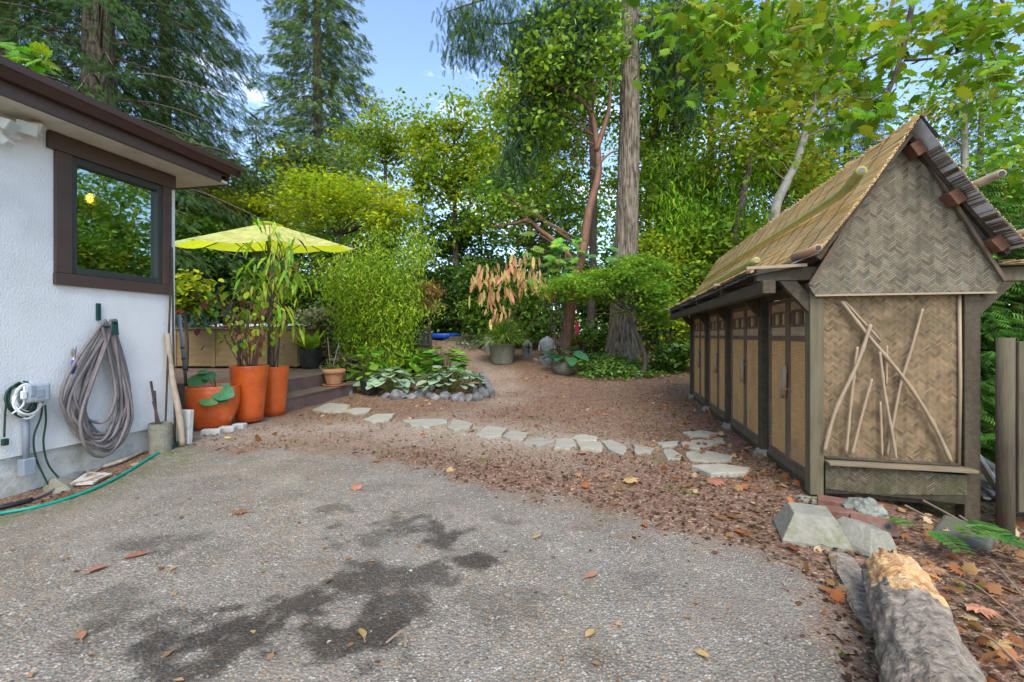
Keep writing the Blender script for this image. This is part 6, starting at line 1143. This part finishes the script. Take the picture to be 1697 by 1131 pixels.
# ================================================================= litter
ex, ey = np.array([p.x for p in EDGE]), np.array([p.y for p in EDGE])
def scatter(name, n, tm, size, pal, seed, sel, dz=.012, label=None, mt=None, flat=.18, ylim=(1.2,11)):
    rs = np.random.RandomState(seed); Y = ylim[0]+(ylim[1]-ylim[0])*rs.rand(n)**1.25; X = (rs.rand(n)*2-1)*1.15*Y; X = np.clip(X,-4.2,4.4); at_ = ground_attrs(X,Y); k = sel(X,Y,at_,rs); X, Y = X[k], Y[k]; m_ = len(X)
    z = npgz(X,Y)+dz+(fbm(X,Y,2.2,51)-.5)*.03*np.clip((Y+2)/4,0,1); a = rs.rand(m_)*6.28; d = np.stack([np.cos(a),np.sin(a),rs.normal(size=m_)*flat],1); u = rs.normal(size=(m_,3))*flat*1.4+(0,0,1)
    t = bpy.data.objects.new(name, None); COL.objects.link(t); ROOT[t.name] = Vector((0,0,0)); t['kind'] = 'stuff'
    if label: t['label'] = label
    s = size*(.45+.9*rs.rand(m_)); o = leafmesh(name+'_pieces', t, np.stack([X,Y,z],1), s, tm, tint(rs,m_,pal,None,.25), mt or leafm, d, u, rs); return t
leftok = lambda X, Y: ~((X < -3.2+.2*(Y-4.6)) & (Y < 4.9)) & ~((X < -2.9) & (Y > 5.6))
scatter('bark_mulch', 42000, 'diamond', .030, [(.10,.05,.032),(.16,.085,.05),(.055,.03,.02),(.26,.17,.10),(.20,.13,.085)], 1, lambda X,Y,a,rs: (rs.rand(len(X)) < (1-a[0])*(.30+.7*(1-a[2]))) & leftok(X,Y), .010, 'brown bark mulch and needles over the dirt')
scatter('gravel_chips', 16000, 'diamond', .018, [(.34,.32,.28),(.24,.22,.19),(.45,.42,.37),(.30,.22,.15)], 2, lambda X,Y,a,rs: (rs.rand(len(X)) < .15+.5*a[2]) & leftok(X,Y), .012, 'pale gravel chips on dirt and driveway')
scatter('leaf_litter', 8000, 'maple', .060, [(.36,.17,.07),(.45,.27,.12),(.26,.11,.05),(.52,.38,.22),(.40,.14,.05)], 3, lambda X,Y,a,rs: (rs.rand(len(X)) < (1-a[0])*np.clip(.10+1.2*np.exp(-((X-(1.95+.225*(Y-3.2)))**2)/.28)*(Y > 3.2)+.35*((X > 1.2) & (Y < 3)),0,1)) & leftok(X,Y), .02, 'fallen leaves gathered along the shed', flat=.35)
scatter('driveway_litter', 1500, 'diamond', .034, [(.30,.16,.08),(.40,.26,.13),(.2,.1,.05)], 4, lambda X,Y,a,rs: (rs.rand(len(X)) < .16*a[0]) & (Y < 5) & leftok(X,Y), .016, 'small leaf bits scattered on the driveway', ylim=(1.3,5))
scatter('weed_sprigs', 9000, 'small', .028, [(.10,.17,.02),(.16,.22,.03)], 5, lambda X,Y,a,rs: (a[3] > .35) & (rs.rand(len(X)) < .6) & (a[0] < .5), .016, 'tiny green weeds and moss in the dirt', flat=.5, ylim=(1.3,8))
FL = [(597,815,.13,'pair of curled tan leaves lying on the driveway edge, centre left'),(140,957,.11,'curled golden leaf on the left of the driveway'),(205,932,.12,'pale dry leaf on the left of the driveway beside a dark stain'),(408,854,.13,'long tan leaf cluster on the driveway in front of orange pots'),(135,1068,.08,'small yellow leaf at the lower left of the driveway'),(603,1066,.08,'crumpled brown leaf on the dark stain, bottom centre'),(896,893,.07,'small brown leaf on the driveway, centre right'),(972,964,.08,'orange leaf on the grey driveway right of the stains'),(985,1052,.07,'pale tan leaf near the bottom of the driveway'),(1175,1098,.06,'dark tan leaf at the bottom right of the driveway'),(1043,805,.20,'large maple leaf on the dirt below the stepping stones'),(1175,805,.20,'large orange-brown leaf below the shed stepping stones'),(830,777,.14,'dry leaf on the dirt under the stepping-stone line'),(965,752,.14,'orange curled leaf beside the middle stepping stones'),(1320,890,.16,'brown leaf against the mossy pier block'),(1425,883,.17,'rust-coloured leaf on the tipped pier block'),(1530,945,.15,'brown leaf on the dirt right of the log end'),(1600,1010,.16,'curled brown leaf in the litter right of the log'),(1660,1090,.14,'brown leaf in the bottom right corner litter'),(880,690,.15,'fallen leaf on the path above the stepping stones'),(1250,700,.16,'leaf pile maple leaf by the shed footing')]
r = random.Random(44)
for x, y, s, l in FL:
    c = G(x,y); c.z += .02; t = thing('fallen_leaf', l, 'leaf', c, 'single fallen leaves'); a = r.uniform(0,6.28)
    s *= .8; leafobj(t, 'maple' if s > .10 else 'oval', c, (math.cos(a),math.sin(a),.06), (r.gauss(0,.2),r.gauss(0,.2),1), s, LO, 'blade', wide=.8); MB().tube([c, c-Vector((math.cos(a),math.sin(a),-.08))*s*.5], .0025, 4).build('stalk', stickm, t)
for i, (x0,y0,x1,y1) in enumerate(((1560,960,1690,1040),(1590,1060,1697,1120),(1620,930,1690,990),(1540,1000,1600,1100),(640,1075,672,1082))):
    a, e = G(x0,y0), G(x1,y1); single(MB().tube(smooth_path([a+Vector((0,0,.02)), a.lerp(e,.5)+Vector((.02,.03,.05)), e+Vector((0,0,.02))],5),.004,5),'twig',['long curved twig right of the log','twig at the bottom right corner','twig on the moss by the right slab','twig along the right flank of the log','short pale twig at the bottom centre of the driveway'][i],'twig',stickm,a)
# tall woods off to the right (seen in the window)
for i, (x, y, z, rad, l) in enumerate(((20,13.2,5,(3,3,4.5),'tall leafy tree of the woods off to the right, nearer one'),(22,16.5,6,(3.2,3,5),'tall leafy tree of the woods off to the right, middle one'),(18.5,10.5,4.5,(2.6,2.6,4),'leafy tree of the woods beyond the right fence'))):
    tree('broadleaf_tree', l, 'tree', gp_(x,y), [(x,y,gz(x,y)-.2,.25),(x+.1,y,z*.6,.2),(x,y,z+2,.08)], [((x,y,z),rad,120)], 'diamond', GREEN+MAPLE, 400+i, darkbark, .26, 60, .55, 'broadleaf trees behind the yard', limbs=.3)
# far woods closing the horizon: reads as one mass
rs = np.random.RandomState(77); dw = bpy.data.objects.new('distant_woods', None); COL.objects.link(dw); ROOT[dw.name] = Vector((0,0,0)); tag(dw, 'far green woods behind the garden trees', kind='stuff'); K = 700
ang = rs.uniform(-1.15,1.15,K); dist = rs.uniform(30,46,K); cx_ = np.sin(ang)*dist; cy_ = np.cos(ang)*dist+2; hz = 1+rs.rand(K)*11*(.6+.4*np.sin(ang*9)); gi = np.repeat(np.arange(K),70)
pp_ = np.stack([cx_[gi],cy_[gi],hz[gi]],1)+rs.normal(size=(len(gi),3))*(1.0,1.0,.75); leafmesh('woods_foliage', dw, pp_, rs.uniform(.3,.6,len(gi)), 'diamond', tint(rs,len(gi),DARK+GREEN), leafm, rs=rs, kind='stuff')
